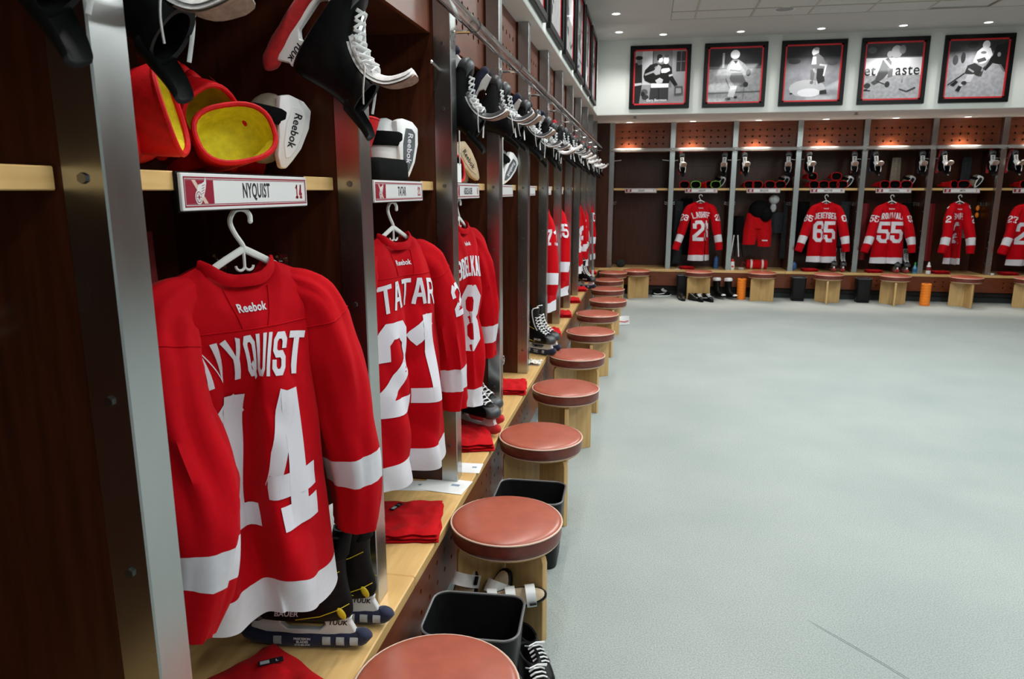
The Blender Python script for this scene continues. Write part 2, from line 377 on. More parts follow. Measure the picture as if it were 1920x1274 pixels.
def block_text(names, txt, xc, z0, h, w, gap, st, m, parent, fn, arch=0.0, step=0.02):
    ws = [w*0.42 if c == 'I' else w*1.25 if c in 'MW' else w for c in txt]
    tot = sum(ws) + gap*(len(txt) - 1); x = xc - tot/2
    for c, cw in zip(txt, ws):
        xm = x + cw/2
        g = glyph(c, x, 0, cw, h, st, lambda a, z: fn(a, z0 + z - arch*(a - xc)**2), step)
        g.obj(names, m, parent, smooth=True, merge=2e-5, ang=80); x += cw + gap

# ------------------------------------------------------------------ the room shell
RX0, RX1, RY0, RY1 = -0.68, 8.2, -3.2, YB + 0.66
struct(MB().box((RX0, RY0, -0.1), (RX1, RY1, 0)).obj('floor', 'carpet'))
struct(MB().box((RX0 - 0.15, RY0, -0.1), (RX0, RY1, 4.1)).obj('wall_left', 'wall_paint'))
struct(MB().box((RX0 - 0.15, RY1, -0.1), (RX1, RY1 + 0.15, 4.1)).obj('wall_back', 'wall_paint'))
struct(MB().box((RX1, RY0, -0.1), (RX1 + 0.15, RY1, 4.1)).obj('wall_right', 'panel'))
struct(MB().box((RX0, RY0 - 0.15, -0.1), (RX1, RY0, 4.1)).obj('wall_front', 'front_paint'))
# bulkheads above both rows of lockers
struct(MB().box((RX0, RY0, ZS + 0.006), (FX, FYB, 4.1)).obj('trim_1', 'wall_paint'))
struct(MB().box((RX0, FYB, ZS + 0.006), (RX1, RY1, 4.1)).obj('trim_2', 'wall_paint'))
struct(MB().box((RX0, RY0, ZS), (FX - 0.002, FYB + 0.002, ZS + 0.006)).obj('trim_3', 'soffit_warm_bounce'))
struct(MB().box((RX0, FYB + 0.002, ZS), (RX1, RY1, ZS + 0.006)).obj('trim_4', 'soffit_warm_bounce'))
# ceiling: plaster border around a field of tiles
TX0, TX1, TY0, TY1 = 1.03, 7.2, -2.2, 10.0
ce = struct(MB().box((FX, TY1, CEIL), (RX1, FYB, 4.1)).box((FX, RY0, CEIL), (RX1, TY0, 4.1)).box((FX, TY0, CEIL), (TX0, TY1, 4.1)).box((TX1, TY0, CEIL), (RX1, TY1, 4.1)).box((TX0, TY0, 4.02), (TX1, TY1, 4.1)).obj('ceiling', 'ceiling'))
tile_x = [TX0, TX0 + 0.30] + [TX0 + 0.30 + 0.68*i for i in range(1, 9)] + [TX1]
tile_y = [TY1, TY1 - 0.42] + [TY1 - 0.42 - 1.2*i for i in range(1, 10)] + [TY0]
tile_me = {}
tb = MB()
for x in tile_x[1:-1]: tb.box((x - 0.012, TY0, CEIL - 0.001), (x + 0.012, TY1, CEIL + 0.022))
for y in tile_y[1:-1]: tb.box((TX0, y - 0.012, CEIL - 0.002), (TX1, y + 0.012, CEIL + 0.021))
tb.obj('ceiling_grid', 'tbar', ce)
for i in range(len(tile_x) - 1):
    for j in range(len(tile_y) - 1):
        w, d = tile_x[i+1] - tile_x[i], tile_y[j] - tile_y[j+1]; k = (round(w, 3), round(d, 3))
        if k not in tile_me: tile_me[k] = MB().box((-w/2 + 0.006, -d/2 + 0.006, 0.004), (w/2 - 0.006, d/2 - 0.006, 0.02)).mesh('ceiling_tile', 'ceiling_tile')
        o = link('ceiling_tile', tile_me[k], ce); o.location = ((tile_x[i] + tile_x[i+1])/2, (tile_y[j] + tile_y[j+1])/2, CEIL)
        if j == 0 and i == 5: o.rotation_euler = (0.0, 0, 0.035); o.location.z += 0.01; o.location.y -= 0.015; o.scale = (0.93, 0.93, 1)

# ------------------------------------------------------------------ perforated boards
def perf(w, h, nx, nz, px, pz, r, t=0.018, zc=None):
    """board in x-z plane, x 0..w, z 0..h, front at y=0, with real round holes"""
    b = MB(); zc = h/2 if zc is None else zc
    xs = [w/2 + (i - (nx-1)/2)*px for i in range(nx)]; zs = [zc + (j - (nz-1)/2)*pz for j in range(nz)]
    x0, x1, z0, z1 = xs[0] - px/2, xs[-1] + px/2, zs[0] - pz/2, zs[-1] + pz/2
    for lo, hi in (((0, 0), (x0, h)), ((x1, 0), (w, h)), ((x0, 0), (x1, z0)), ((x0, z1), (x1, h))): b.box((lo[0], 0, lo[1]), (hi[0], t, hi[1]))
    O = [(1,0),(1,1),(0,1),(-1,1),(-1,0),(-1,-1),(0,-1),(1,-1)]
    for x in xs:
        for z in zs:
            v = [(x + a*px/2, 0, z + c*pz/2) for a, c in O] + [(x + r*cos(pi/4*k), 0, z + r*sin(pi/4*k)) for k in range(8)] + [(x + r*cos(pi/4*k), t, z + r*sin(pi/4*k)) for k in range(8)]
            b.add(v, [(k, (k+1) % 8, 8 + (k+1) % 8, 8 + k) for k in range(8)] + [(8 + k, 8 + (k+1) % 8, 16 + (k+1) % 8, 16 + k) for k in range(8)])
    return b

# ------------------------------------------------------------------ locker stalls (local: x along the row, -y towards the room)
PZ = 2.372
def end_post(root):
    post = MB().box((0, 0, ZB), (PW, PD, ZS)).obj('steel_post', 'steel', root, bevel=0.003)
    bm_ = MB().tube([(0, 0, 0), (-0.0045, 0, 0)], 0.0085, 6).mesh('bolt', 'bolt')
    for z in (0.62, 0.86, 1.12, 1.42, 1.768, 2.08, 2.33):
        o = link('bolt', bm_, post); o.location = (0, 0.036, z)
    for z in (0.62, 0.86, 1.12, 1.42, 2.08):
        o = link('bolt', bm_, post); o.location = (PW + 0.0045, 0.036, z)
    MB().box((0.004, PD, ZB), (PW - 0.004, 0.62, ZS)).obj('divider', 'cherry', root)
    return post
def make_stall(bay, label):
    root = thing('locker_stall', label, 'locker')
    end_post(root)
    w = bay - PW
    sh = MB().box((PW, 0.085, ZSH), (bay, 0.595, ZSH + 0.036)).obj('shelf', 'maple_x', root, bevel=0.002)
    MB().box((PW, 0.60, ZB), (bay, 0.62, ZS)).obj('back_panel', 'cherry', root)
    p = perf(w, ZS - PZ, 7, 3, 0.112, 0.10, 0.0165); p.xf(Matrix.Translation((PW, 0.085, PZ))); p.obj('perforated_panel', 'panel', root)
    MB().box((PW, 0.125, PZ + 0.02), (bay, 0.14, ZS)).obj('panel_backing', 'dark_board', root)
    MB().box((PW, 0.103, PZ), (bay, 0.60, PZ + 0.018)).obj('stall_ceiling', 'cherry_h', root)
    pg = MB().tube([(0, 0, 0), (0.11, 0, 0.012)], 0.0065, 8).ell((0.11, 0, 0.012), (0.008, 0.008, 0.008), 8, 6).mesh('skate_peg', 'chrome', smooth=True)
    o = link('skate_peg', pg, root); o.location = (PW, 0.05, 2.232)
    o = link('skate_peg', pg, root); o.location = (bay, 0.05, 2.232); o.rotation_euler = (0, 0, pi)
    hk = MB().tube([(0, 0, 0), (0, 0, -0.012)], 0.004, 6).tube([(0.012*sin(a), 0, -0.024 + 0.012*cos(a)) for a in [2*pi*i/12 for i in range(12)]], 0.0025, 6, closed=True)
    hk.xf(Matrix.Translation(((PW + bay)/2, 0.10, ZSH))); hk.obj('garment_ring', 'chrome', root, smooth=True)
    ch = MB().tube([(0, 0, 0), (0.03, 0, 0), (0.045, 0, 0.012)], 0.005, 6).tube([(0, 0, -0.03), (0.03, 0, -0.03), (0.045, 0, -0.018)], 0.005, 6).box((0, -0.012, -0.05), (0.004, 0.012, 0.015)).mesh('coat_hook', 'chrome', smooth=True)
    for x, rz in ((PW - 0.004, 0), (bay, pi)):
        for y in (0.25, 0.45):
            o = link('coat_hook', ch, root); o.location = (x, y, 1.55); o.rotation_euler = (0, 0, rz)
    return root
LEFT_DESC = ['at the left edge beside the nearest post', 'in the foreground with the largest name plate and hanging jersey', 'second along the left row', 'third along the left row', 'fourth along the left row', 'fifth along the left row', 'sixth along the left row, holding the number 71 jersey', 'seventh along the left row, holding a number 5 jersey', 'eighth along the left row', 'ninth along the left row', 'tenth along the left row', 'last of the left row before the corner']
st_left = make_stall(BAY, 'wooden locker stall ' + LEFT_DESC[0])
st_left.location = (0, YA - BAY, 0); st_left.rotation_euler = (0, 0, pi/2)
for n in range(0, 11): dup(st_left, 'wooden locker stall ' + LEFT_DESC[n + 1], (0, YA + n*BAY, 0), pi/2)
e = thing('locker_end_post', 'steel clad end post closing the left locker row at the corner', 'post', (0, YA + 11*BAY, 0), pi/2); end_post(e)
BACK_DESC = ['empty, with bare pegs, at the corner end of the back row', 'second in the back row counting from the corner', 'with red hockey pants and a black helmet', 'fourth in the back row counting from the corner', 'fifth in the back row counting from the corner', 'sixth in the back row, holding the narrow jersey', 'cut off by the right edge of the picture']
st_back = make_stall(BB, 'wooden locker stall ' + BACK_DESC[0]); st_back.location = (XB0, YB, 0)
MB().box((PW + 0.002, -0.045, PZ + 0.022), (BB - 0.002, 0.084, PZ + 0.030)).obj('added_bounce_ledge', 'frosted', st_back, bevel=0.002)  # added pale ledge, bounces the downlights up as a glow on the panel foot
for n in range(1, 7): dup(st_back, 'wooden locker stall ' + BACK_DESC[n], (XB0 + n*BB, YB, 0), 0)
e = thing('locker_end_post', 'steel clad end post closing the back locker row', 'post', (XB0 + 7*BB, YB, 0), 0); end_post(e)
struct(MB().box((-0.62, YB + 0.01, ZB), (XB0 + 0.004, YB + 0.03, ZS)).obj('trim_5', 'cherry'))

# ------------------------------------------------------------------ benches
bl = thing('locker_bench', 'long maple bench running under the left locker row', 'bench', (0, 0, 0))
cuts = [-1.6, 0.15, 2.156, 4.18, 6.2, 8.2, 10.2, YB - XBE - 0.002]
for a, c in zip(cuts, cuts[1:]):
    b_ = MB().box((-0.62, a + 0.001, ZB - 0.042), (XBE, c - 0.001, ZB)).obj('bench_board', 'maple', bl, bevel=0.004)
kp = perf(BAY, ZB - 0.042 - 0.13, 5, 2, 0.105, 0.085, 0.011, zc=0.15).mesh('kick_panel', 'panel')
for n in range(-2, 12):
    o = link('kick_panel', kp, bl); o.location = (0.045, YA + n*BAY, 0.13); o.rotation_euler = (0, 0, pi/2)
    if n == 11: o.scale = (0.34, 1, 1)
MB().box((-0.05, -1.6, 0.10), (0.01, YB - 0.05, 0.40)).obj('panel_backing', 'dark_board', bl)
MB().box((-0.05, -1.6, 0), (-0.02, YB - 0.05, 0.131)).obj('toe_kick', 'toe', bl)
bk = thing('locker_bench', 'maple bench running under the back locker row', 'bench', (0, 0, 0))
cuts = [-0.6, 1.35, 3.1, 4.9, 6.7, 8.19]
for a, c in zip(cuts, cuts[1:]): MB().box((a + 0.001, YB - XBE, ZB - 0.042), (c - 0.001, YB + 0.6, ZB)).obj('bench_board', 'maple_x', bk, bevel=0.004)
kp = perf(BB, ZB - 0.042 - 0.17, 5, 2, 0.12, 0.075, 0.012, zc=0.115).mesh('kick_panel', 'panel')
for n in range(0, 8):
    o = link('kick_panel', kp, bk); o.location = (0.2 + n*BB, YB - 0.045, 0.17)
MB().box((0.05, YB - 0.015, 0.10), (8.1, YB, 0.40)).obj('panel_backing', 'dark_board', bk)
MB().box((0.0, YB + 0.02, 0), (8.1, YB + 0.05, 0.171)).obj('toe_kick', 'toe', bk)

# ------------------------------------------------------------------ acrylic rails in front of the posts
RZ, RR, RXO = 2.40, 0.027, 0.09
def rail(label, M, n0, n1, bay, x_end, mt='acrylic'):
    r = thing('acrylic_rail', label, 'rail', M=M)
    xs = [n*bay + PW/2 for n in range(n0, n1 + 1)]
    seg = [(xs[i] + 0.012, xs[i+1] - 0.012) for i in range(len(xs) - 1)] + [(xs[-1] + 0.012, x_end)]
    tm = {}
    for a, c in seg:
        k = round(c - a, 3)
        if k not in tm:
            tm[k] = MB().loft([[(x, -RXO + rr*cos(2*pi*j/20), RZ + rr*sin(2*pi*j/20)) for j in range(20)] for x, rr in ((0, RR), (c - a, RR), (c - a, RR - 0.006), (0, RR - 0.006), (0, RR))], False).mesh('rail_tube', mt, smooth=True, merge=1e-5)
        o = link('rail_tube', tm[k], r); o.location = (a, 0, 0)
    jm = MB().loft([[(x, -RXO + rr*cos(2*pi*j/20), RZ + rr*sin(2*pi*j/20)) for j in range(20)] for x, rr in ((-0.012, RR + 0.002), (0.012, RR + 0.002), (0.012, RR - 0.008), (-0.012, RR - 0.008), (-0.012, RR + 0.002))], False).mesh('rail_joint', 'acrylic', smooth=True, merge=1e-5)
    bm_ = MB().tube([(0, -0.0005, RZ - 0.02), (0, -RXO + 0.01, RZ - 0.02)], 0.007, 8).lathe([(0.02, 0), (0.02, 0.006), (0.012, 0.01)], 14).mesh('rail_bracket', 'chrome', smooth=True)
    bm2 = MB().tube([(0, -0.001, RZ - 0.02), (0, -RXO + 0.004, RZ - 0.02), (0, -RXO + 0.004, RZ - RR)], 0.0075, 8).tube([(0, -0.0005, RZ - 0.02), (0, -0.008, RZ - 0.02)], 0.02, 14).mesh('rail_bracket', 'chrome', smooth=True)
    for x in xs:
        o = link('rail_joint', jm, r); o.location = (x, 0, 0)
        o = link('rail_bracket', bm2, r); o.location = (x, 0, 0)
    return r
rail('clear acrylic tube rail along the top of the left locker posts', Matrix.Translation((0, YA, 0)) @ Matrix.Rotation(pi/2, 4, 'Z'), -1, 11, BAY, 11*BAY + 0.2)
rail('clear acrylic tube rail across the top of the back locker posts', Matrix.Translation((XB0, YB, 0)), 0, 7, BB, 7*BB + 0.3, 'acrylic_glow')

# ------------------------------------------------------------------ ceiling and soffit fittings
def downlight_me(r):
    a = MB().lathe([(r*0.78, 0.02), (r*0.8, -0.004), (r, -0.006), (r*1.02, 0.0)], 20).mesh('trim_ring', 'lamp_trim', smooth=True)
    b = MB().lathe([(r*0.78, -0.0025), (r*0.5, -0.0045), (0.001, -0.005)], 20).mesh('lens', 'lamp_lens', smooth=True)
    return a, b
dlA, dlB = downlight_me(0.062)
def downlight(loc, label, group, power, ang, blend, col, tilt=(0, 0, 0)):
    t = thing('downlight', label, 'light', loc, 0, group)
    link('trim_ring', dlA, t); link('lens', dlB, t)
    s = spot('downlight_lamp', (0, 0, -0.02), power, ang, blend, col, tilt, 0.05); s.parent = t
ORD = ['nearest', 'second', 'third', 'fourth', 'fifth', 'sixth', 'seventh', 'eighth', 'ninth', 'tenth', 'eleventh', 'twelfth']
for i in range(7):
    downlight((0.5 + 1.01*i, 12.335, ZS), 'small downlight in the back soffit, %s from the corner' % ('first' if i == 0 else ORD[i]), 'soffit downlights', 110, 62, 0.6, (1.0, 0.88, 0.74))
for i, (x, y) in enumerate(((0.96, 10.85), (2.0, 10.85), (3.04, 10.85), (4.06, 10.85), (5.08, 10.85), (6.1, 10.85))):
    downlight((x, y, CEIL), 'ceiling downlight above the %s photograph of the back wall' % (['first', 'second', 'third', 'fourth', 'fifth', 'sixth'][i]), 'downlights above the back photographs', 34, 120, 0.8, (1.0, 0.97, 0.93))
for i in range(10):
    downlight((0.36, 0.9 + 1.06*i + 0.15, CEIL), 'ceiling downlight along the left wall, %s from the camera' % ORD[i], 'downlights along the left wall', 60, 120, 0.8, (1.0, 0.97, 0.93))
sp_me = MB().lathe([(0.03, -0.03), (0.03, -0.024), (0.008, -0.022), (0.008, -0.01), (0.03, -0.004), (0.032, 0)], 12).mesh('sprinkler', 'bolt', smooth=True)
for x, y, lb in ((0.6, 11.4, 'above the corner stall'), (3.72, 11.4, 'between the third and fourth photographs')):
    o = link('fire_sprinkler', sp_me); o.location = (x, y, ZS); tag(o, 'small fire sprinkler head under the back soffit ' + lb, 'sprinkler', 'soffit sprinklers')
t = thing('ceiling_speaker', 'round grey speaker grille set in a ceiling tile', 'speaker', (2.36, 9.68, CEIL))
MB().lathe([(0.10, 0.004), (0.118, -0.002), (0.122, 0.004)], 28).obj('rim', 'lamp_trim', t, smooth=True)
MB().lathe([(0.104, -0.001), (0.06, -0.008), (0.001, -0.010)], 28).obj('grille', 'speaker', t, smooth=True)

# ------------------------------------------------------------------ name plates and hangers
def winged_wheel(parent, cx, cz, s, y):
    """small winged wheel emblem in the x-z plane"""
    def disc(r, m, yy, name): MB().add([(cx + (-0.30 + r*cos(2*pi*k/20))*s, yy, cz + (-0.42 + 1.15*r*sin(2*pi*k/20))*s) for k in range(20)], [tuple(range(20))]).obj(name, m, parent)
    wing = [(-0.45, 0.05), (-0.25, 0.42), (0.15, 0.50), (0.42, 0.62), (0.60, 0.95), (0.66, 0.55), (0.56, 0.20), (0.44, -0.08), (0.30, -0.32), (0.12, -0.50), (-0.10, -0.55), (-0.35, -0.30)]
    MB().add([(cx + a*s, y, cz + b*s) for a, b in wing], [tuple(range(len(wing)))]).obj('emblem_wing', 'plate_white', parent)
    disc(0.42, 'plate_white', y - 0.0002, 'emblem_tyre'); disc(0.34, 'plate_red', y - 0.0004, 'emblem_wheel'); disc(0.29, 'plate_white', y - 0.0006, 'emblem_wheel'); disc(0.09, 'plate_red', y - 0.0008, 'emblem_hub')
    b = MB()
    for a in (0.15, 0.35, 0.55, 0.75):
        p = [Vector((cx + (-0.05 + 0.25*a)*s, y - 0.0003, cz + (-0.38 + 0.95*a)*s)), Vector((cx + (0.30 + 0.22*a)*s, y - 0.0003, cz + (-0.22 + 0.85*a)*s))]
        d = (p[1] - p[0]).normalized(); nrm = Vector((-d.z, 0, d.x))*0.022*s
        b.add([p[0] - nrm, p[1] - nrm, p[1] + nrm, p[0] + nrm], [(0, 1, 2, 3)])
    for k in range(6):
        a = k*pi/3; b.add([(cx + (-0.30 + 0.09*cos(a + w) * r)*s, y - 0.0009, cz + (-0.42 + 0.10*sin(a + w)*r)*s) for w, r in ((-0.25, 1), (-0.06, 3.1), (0.06, 3.1), (0.25, 1))], [(0, 1, 2, 3)])
    b.obj('emblem_lines', 'plate_red', parent)
def name_plate(txt, num, label, loc, rz, detail=2):
    t = thing('name_plate', label, 'sign', loc, rz, 'stall name plates')
    W, H = 0.26, 0.036
    MB().box((-W, -0.008, -H), (W, 0.0, H)).obj('board', 'plate_white', t, bevel=0.0015)
    MB().box((-W - 0.003, 0.0, -H - 0.003), (W + 0.003, 0.006, H + 0.003)).obj('backing', 'frame_black', t)
    y = -0.0084
    b = MB()
    for a, th in ((0.0065, 0.003), (0.011, 0.0015)):
        w, h = W - a, H - a
        for lo, hi in (((-w, -h), (w, -h + th)), ((-w, h - th), (w, h)), ((-w, -h), (-w + th, h)), ((w - th, -h), (w, h))):
            b.add([(lo[0], y, lo[1]), (hi[0], y, lo[1]), (hi[0], y, hi[1]), (lo[0], y, hi[1])], [(0, 1, 2, 3)])
    b.obj('border', 'plate_red', t)
    x0, x1, h = -W + 0.013, -W + 0.104, H - 0.013
    MB().add([(x0, y, -h), (x1, y, -h), (x1, y, h), (x0, y, h)], [(0, 1, 2, 3)]).obj('emblem_field', 'plate_red', t)
    MB().add([(x0 + 0.057, y - 0.0003, -h), (x0 + 0.07, y - 0.0003, -h), (x0 + 0.03, y - 0.0003, h), (x0 + 0.018, y - 0.0003, h)], [(0, 1, 2, 3)]).obj('emblem_stripe', 'piping', t)
    if detail: winged_wheel(t, x0 + 0.047, 0.002, 0.029, y - 0.0006)
    fl = lambda ox: flat((ox, y, 0), (1, 0, 0), (0, 0, 1))
    if txt: lettering('name_lettering', txt, 0.044, 'ink', t, fl(0.012), 0.60, 0.0011)
    if num: 
        xx = 0.214; ws = 0.016
        block_text('digit', num, xx, -0.017, 0.034, 0.0165, 0.002, 0.0058, 'ink_red', t, lambda a, z: (a, y, z), step=1)
    return t
PLX = 0.078
LN = [('NYQUIST', '14'), ('TATAR', '21'), ('ABDELKADER', '8'), ('', ''), ('', ''), ('', ''), ('', ''), ('', ''), ('', ''), ('', ''), ('', '')]
for n in range(7):
    tx, nm = LN[n]
    lb = {0: 'long white name plate with a winged wheel emblem and red 14, foreground shelf', 1: 'white name plate with short black name and red 21 on the second shelf', 2: 'white name plate with long black name on the third shelf, left row'}.get(n, 'thin white name plate on the %s shelf of the left row' % ORD[n])
    name_plate(tx or 'NAME' if tx else '', nm, lb, (-PLX, YA + n*BAY + (BAY + PW)/2, ZSH - 0.003), pi/2, 2 if n < 3 else 0)
BN = [('LINDSAY', '7'), ('LASHOFF', '23'), ('ERICSSON', '52'), ('DeKEYSER', '65'), ('KRONWALL', '55'), ('SMITH', '2'), ('', '')]
for n in range(7):
    tx, nm = BN[n]
    lb = (['above the empty corner stall'] + ['of the ' + BL[k] for k in range(1, 7)])[n]
    name_plate(tx, nm, 'white name plate ' + lb, (XB0 + n*BB + (BB + PW)/2, YB + PLX, ZSH - 0.003), 0, 1)

def make_hanger():
    t = thing('coat_hanger', 'x', 'hanger', group='white plastic hangers')
    hook = catmull([(0, 0, 0), (-0.002, 0, 0.012), (-0.02, 0, 0.040), (-0.028, 0, 0.066), (-0.014, 0, 0.088), (0.008, 0, 0.090), (0.021, 0, 0.078), (0.022, 0, 0.064)], 4)
    MB().tube(hook, 0.0058, 8).ell((0.022, 0, 0.064), (0.0062, 0.0062, 0.0065), 8, 6).obj('hook', 'hanger', t, smooth=True)
    for s in (-1, 1):
        MB().tube(catmull([(0, 0, 0.002), (s*0.07, 0, -0.034), (s*0.13, 0, -0.074), (s*0.175, 0, -0.115)], 3), lambda q: (0.0085, 0.0055), 8).obj('arm', 'hanger', t, smooth=True)
    b = MB().tube([(0, 0, 0), (0, 0, -0.040)], 0.0038, 6)
    for s in (-1, 1): b.tube([(s*(0.011 - 0.011*cos(a)), 0, -0.036 - 0.011*sin(a)) for a in [pi*i/8 for i in range(9)]], 0.0034, 6)
    b.obj('strap_hook', 'hanger', t, smooth=True)
    return t
hanger0 = make_hanger(); hang_used = [False]
def hanger(loc, rz, label):
    if not hang_used[0]:
        hang_used[0] = True; hanger0.location = loc; hanger0.rotation_euler = (0, 0, rz); hanger0['label'] = label; return hanger0
    return dup(hanger0, label, loc, rz)

# ------------------------------------------------------------------ hockey jerseys (local: hanger joint at origin, name side towards -y)
def jersey(label, loc, rz, name, num, folds=(), hem=-0.93, width=1.0, sl=None, sr=None, res=1.0, seed=0, depth=1.0, snum='', arch=0.55, hemf=None, brand=True, bulge=0.0, xs=1.0, pinch=None, crease=1.0, nxc=0.0, dxc=0.0, nw=None):
    t = thing('hockey_jersey', label, 'jersey', loc, rz, 'red hockey jerseys on hangers')
    nu, nv = int(48*res), int(56*res)
    def W(v): return width*interp([(0, 0.292), (0.25, 0.278), (0.5, 0.262), (0.75, 0.250), (0.9, 0.235), (1, 0.205)], v)
    def top(x, front):
        a = abs(x)
        if a < 0.088: return (-0.088 if front else -0.062) + (0.070 if front else 0.036)*sm((a/0.088)**2*0.92)
        return -0.022 - 0.42*(a - 0.088) - 2.2*max(0, a - 0.14)**2
    def hz(u): return hem + (hemf(u) if hemf else 0.0)
    def surf(u, v, front=False, off=0.0, xx=None, zz=None):
        if zz is not None:
            v = 0.5
            for _ in range(4):
                u = max(-1, min(1, xx/W(v))); a = hz(u); v = max(0.0, min(1.0, (zz - a)/(top(xx, False) - a)))
            u = max(-0.999, min(0.999, xx/W(v)))
        x = u*W(v); z = lerp(hz(u), top(x, front), v)
        if zz is not None: x, z = xx, zz
        th = (1 - abs(u)**2.6)**0.7
        d = interp([(0, 0.088), (0.35, 0.080), (0.7, 0.070), (0.9, 0.048), (0.97, 0.028), (1, 0.003)], v)*depth*th + 0.003
        y = d if front else -d
        k = sm((1.02 - v)/0.45)
        for x0, w, amp, slope in folds:
            xc = x0 + slope*z; y += amp*exp(-((x - xc)/w)**2)*k*(0.35 + 0.65*(1 - v))*(0.5 if front else 1)
        y += bulge*(1 - (x/0.3)**2)*k*-1
        if pinch:
            dd = x - pinch[0] - 0.03*(z + 0.45); y += pinch[3]*(1 - math.tanh(dd/0.03))/2*k*sm((0.93 - v)/0.35)
        n = noise.noise(Vector((x*7 + seed*9.1, z*1.6, seed*3.3)))*0.016 + crease*0.055*(0.30 - abs(noise.noise(Vector((x*6 + z*2.2 + seed*1.7, z*2.6 - x*1.5, seed*2.1))))) + noise.noise(Vector((x*14 - seed*5, z*5, 4.4)))*0.006
        y += n*th*(0.4 + 0.6*k)
        if pinch: x -= pinch[1]*math.tanh((x - pinch[0])/pinch[2])*sm((1.0 - v)/0.30)
        return (x*lerp(xs, 1.0, sm((v - 0.80)/0.2)) + 0.006*noise.noise(Vector((z*6, seed, u))), y - (off if not front else -off), z)
    HV = 0.105
    for nm, m, v0, v1, k in (('body', 'jersey', HV, 1.0, nv), ('hem_band', 'jersey_white', 0.0, HV, max(3, nv//9))):
        b = MB().grid(lambda a, c: surf(a*2 - 1, lerp(v0, v1, c)), nu, k).grid(lambda a, c: surf(a*2 - 1, lerp(v0, v1, c), True), nu, k, True)
        b.obj(nm, m, t, smooth=True, merge=0.0012, ang=80)
    # collar ring
    ring = []
    for front in (False, True):
        for i in range(13):
            u = -1 + 2*i/12; x = 0.089*u*(1 if not front else -1); ring.append(Vector((x, 0, 0)) + Vector((0, (0.036 if front else -0.036)*sqrt(max(0, 1 - u*u)), top(x*0.985, front) + 0.004)))
    ring = [ring[i] for i in range(len(ring)) if i not in (13, 25)]
    nr = len(ring); rg = []
    for i in range(nr + 1):
        p = ring[i % nr]; out = Vector((p.x, p.y, 0)).normalized()
        rg.append([p + out*0.005 + Vector((0, 0, -0.014)), p + out*0.008 + Vector((0, 0, -0.004)), p + out*0.003 + Vector((0, 0, 0.012)), p - out*0.003 + Vector((0, 0, 0.013)), p - out*0.002 + Vector((0, 0, -0.014))])
    MB().loft(rg, False).obj('collar', 'jersey', t, smooth=True, merge=1e-4, ang=60)
    # sleeves
    for s, P in ((-1, sl), (1, sr)):
        P = P or {}
        pts = P.get('p') or [(s*0.10, 0, -0.070), (s*0.195, 0, -0.125), (s*0.265, -0.01, -0.28), (s*0.300, -0.02, -0.46), (s*0.325, -0.02, -0.64), (s*0.335, -0.015, -0.76)]
        rx = P.get('rx') or [(0, 0.020), (0.08, 0.040), (0.2, 0.062), (0.4, 0.072), (0.7, 0.064), (1, 0.052)]
        ry = P.get('ry') or [(0, 0.010), (0.08, 0.030), (0.2, 0.056), (0.4, 0.078), (0.7, 0.076), (1, 0.060)]
        C = catmull(pts, 8); nC = len(C)
        def ctr(q):
            f = min(nC - 1.001, q*(nC - 1)); i = int(f); return C[i].lerp(C[i+1], f - i)
        def ssurf(a, q, off=0.0):
            c = ctr(q); tg = (ctr(min(1, q + 0.03)) - ctr(max(0, q - 0.03))).normalized()
            e2 = Vector((0, -1, 0)); e1 = e2.cross(tg)*s; e1.normalize(); e2 = tg.cross(e1)*(-s); e2 = e2 if e2.y < 0 else -e2
            sx, sy = interp(rx, q), interp(ry, q)
            n = 1 + 0.20*noise.noise(Vector((cos(a)*2 + seed*3.7, sin(a)*2 + s*5, q*2.6))) + 0.38*(0.3 - abs(noise.noise(Vector((cos(a)*1.7 + q*1.5, sin(a)*1.7 + s*3, q*3.0 + seed*1.3)))))
            e1 = e1 if e1.x*s > 0 else -e1
            return tuple(c + e1*(sx*n + off)*cos(a) + e2*(sy*n + off)*sin(a))
        na, nq = int(28*res), int(44*res)
        q0, q1 = P.get('stripe', (0.72, 0.84))
        sv = None
        for nm, m, a0, a1 in (('sleeve', 'jersey', 0.0, q0), ('sleeve_stripe', 'jersey_white', q0, q1), ('sleeve_cuff', 'jersey', q1, 1.0)):
            k = max(3, int(nq*(a1 - a0)))
            o = MB().loft([[ssurf(2*pi*i/na, lerp(a0, a1, j/k)) for i in range(na)] for j in range(k + 1)], False).obj(nm, m, t if sv is None else sv, smooth=True, ang=80)
            if sv is None: sv = o
        if res >= 1:
            MB().tube([ssurf(2*pi*i/na, 0.27 + 0.01*sin(2*pi*i/na), 0.0008) for i in range(na)], 0.0018, 5, closed=True).obj('sleeve_seam', 'jersey', sv, smooth=True)
        if snum:
            L = sum((C[i+1] - C[i]).length for i in range(nC - 1))
            ac = P.get('ac', 0.9); qc = P.get('qc', 0.42)
            block_text('digit', snum, 0, -0.055, 0.11, 0.07, 0.008, 0.019, 'twill', sv, lambda a, z: ssurf(ac - s*a/0.075, qc - z/L, 0.003))
    fn = lambda x, z: surf(0, 0, False, 0.0035, x, z)
    st = 0.017 if res >= 1 else 0.03
    if name: block_text('letter', name, nxc, -0.275, 0.098, nw or min(0.060, 0.34/len(name)), 0.007, 0.0155, 'twill', t, fn, arch, st)
    if num: block_text('digit', num, dxc, -0.655, 0.335, 0.19, 0.012, 0.058, 'twill', t, fn, 0, st)
    if brand:
        lettering('brand_lettering', 'Reebok', 0.026, 'twill', t, lambda x, z: surf(0, 0, False, 0.003, x, -0.118 + z), 0.95, 0.0007)
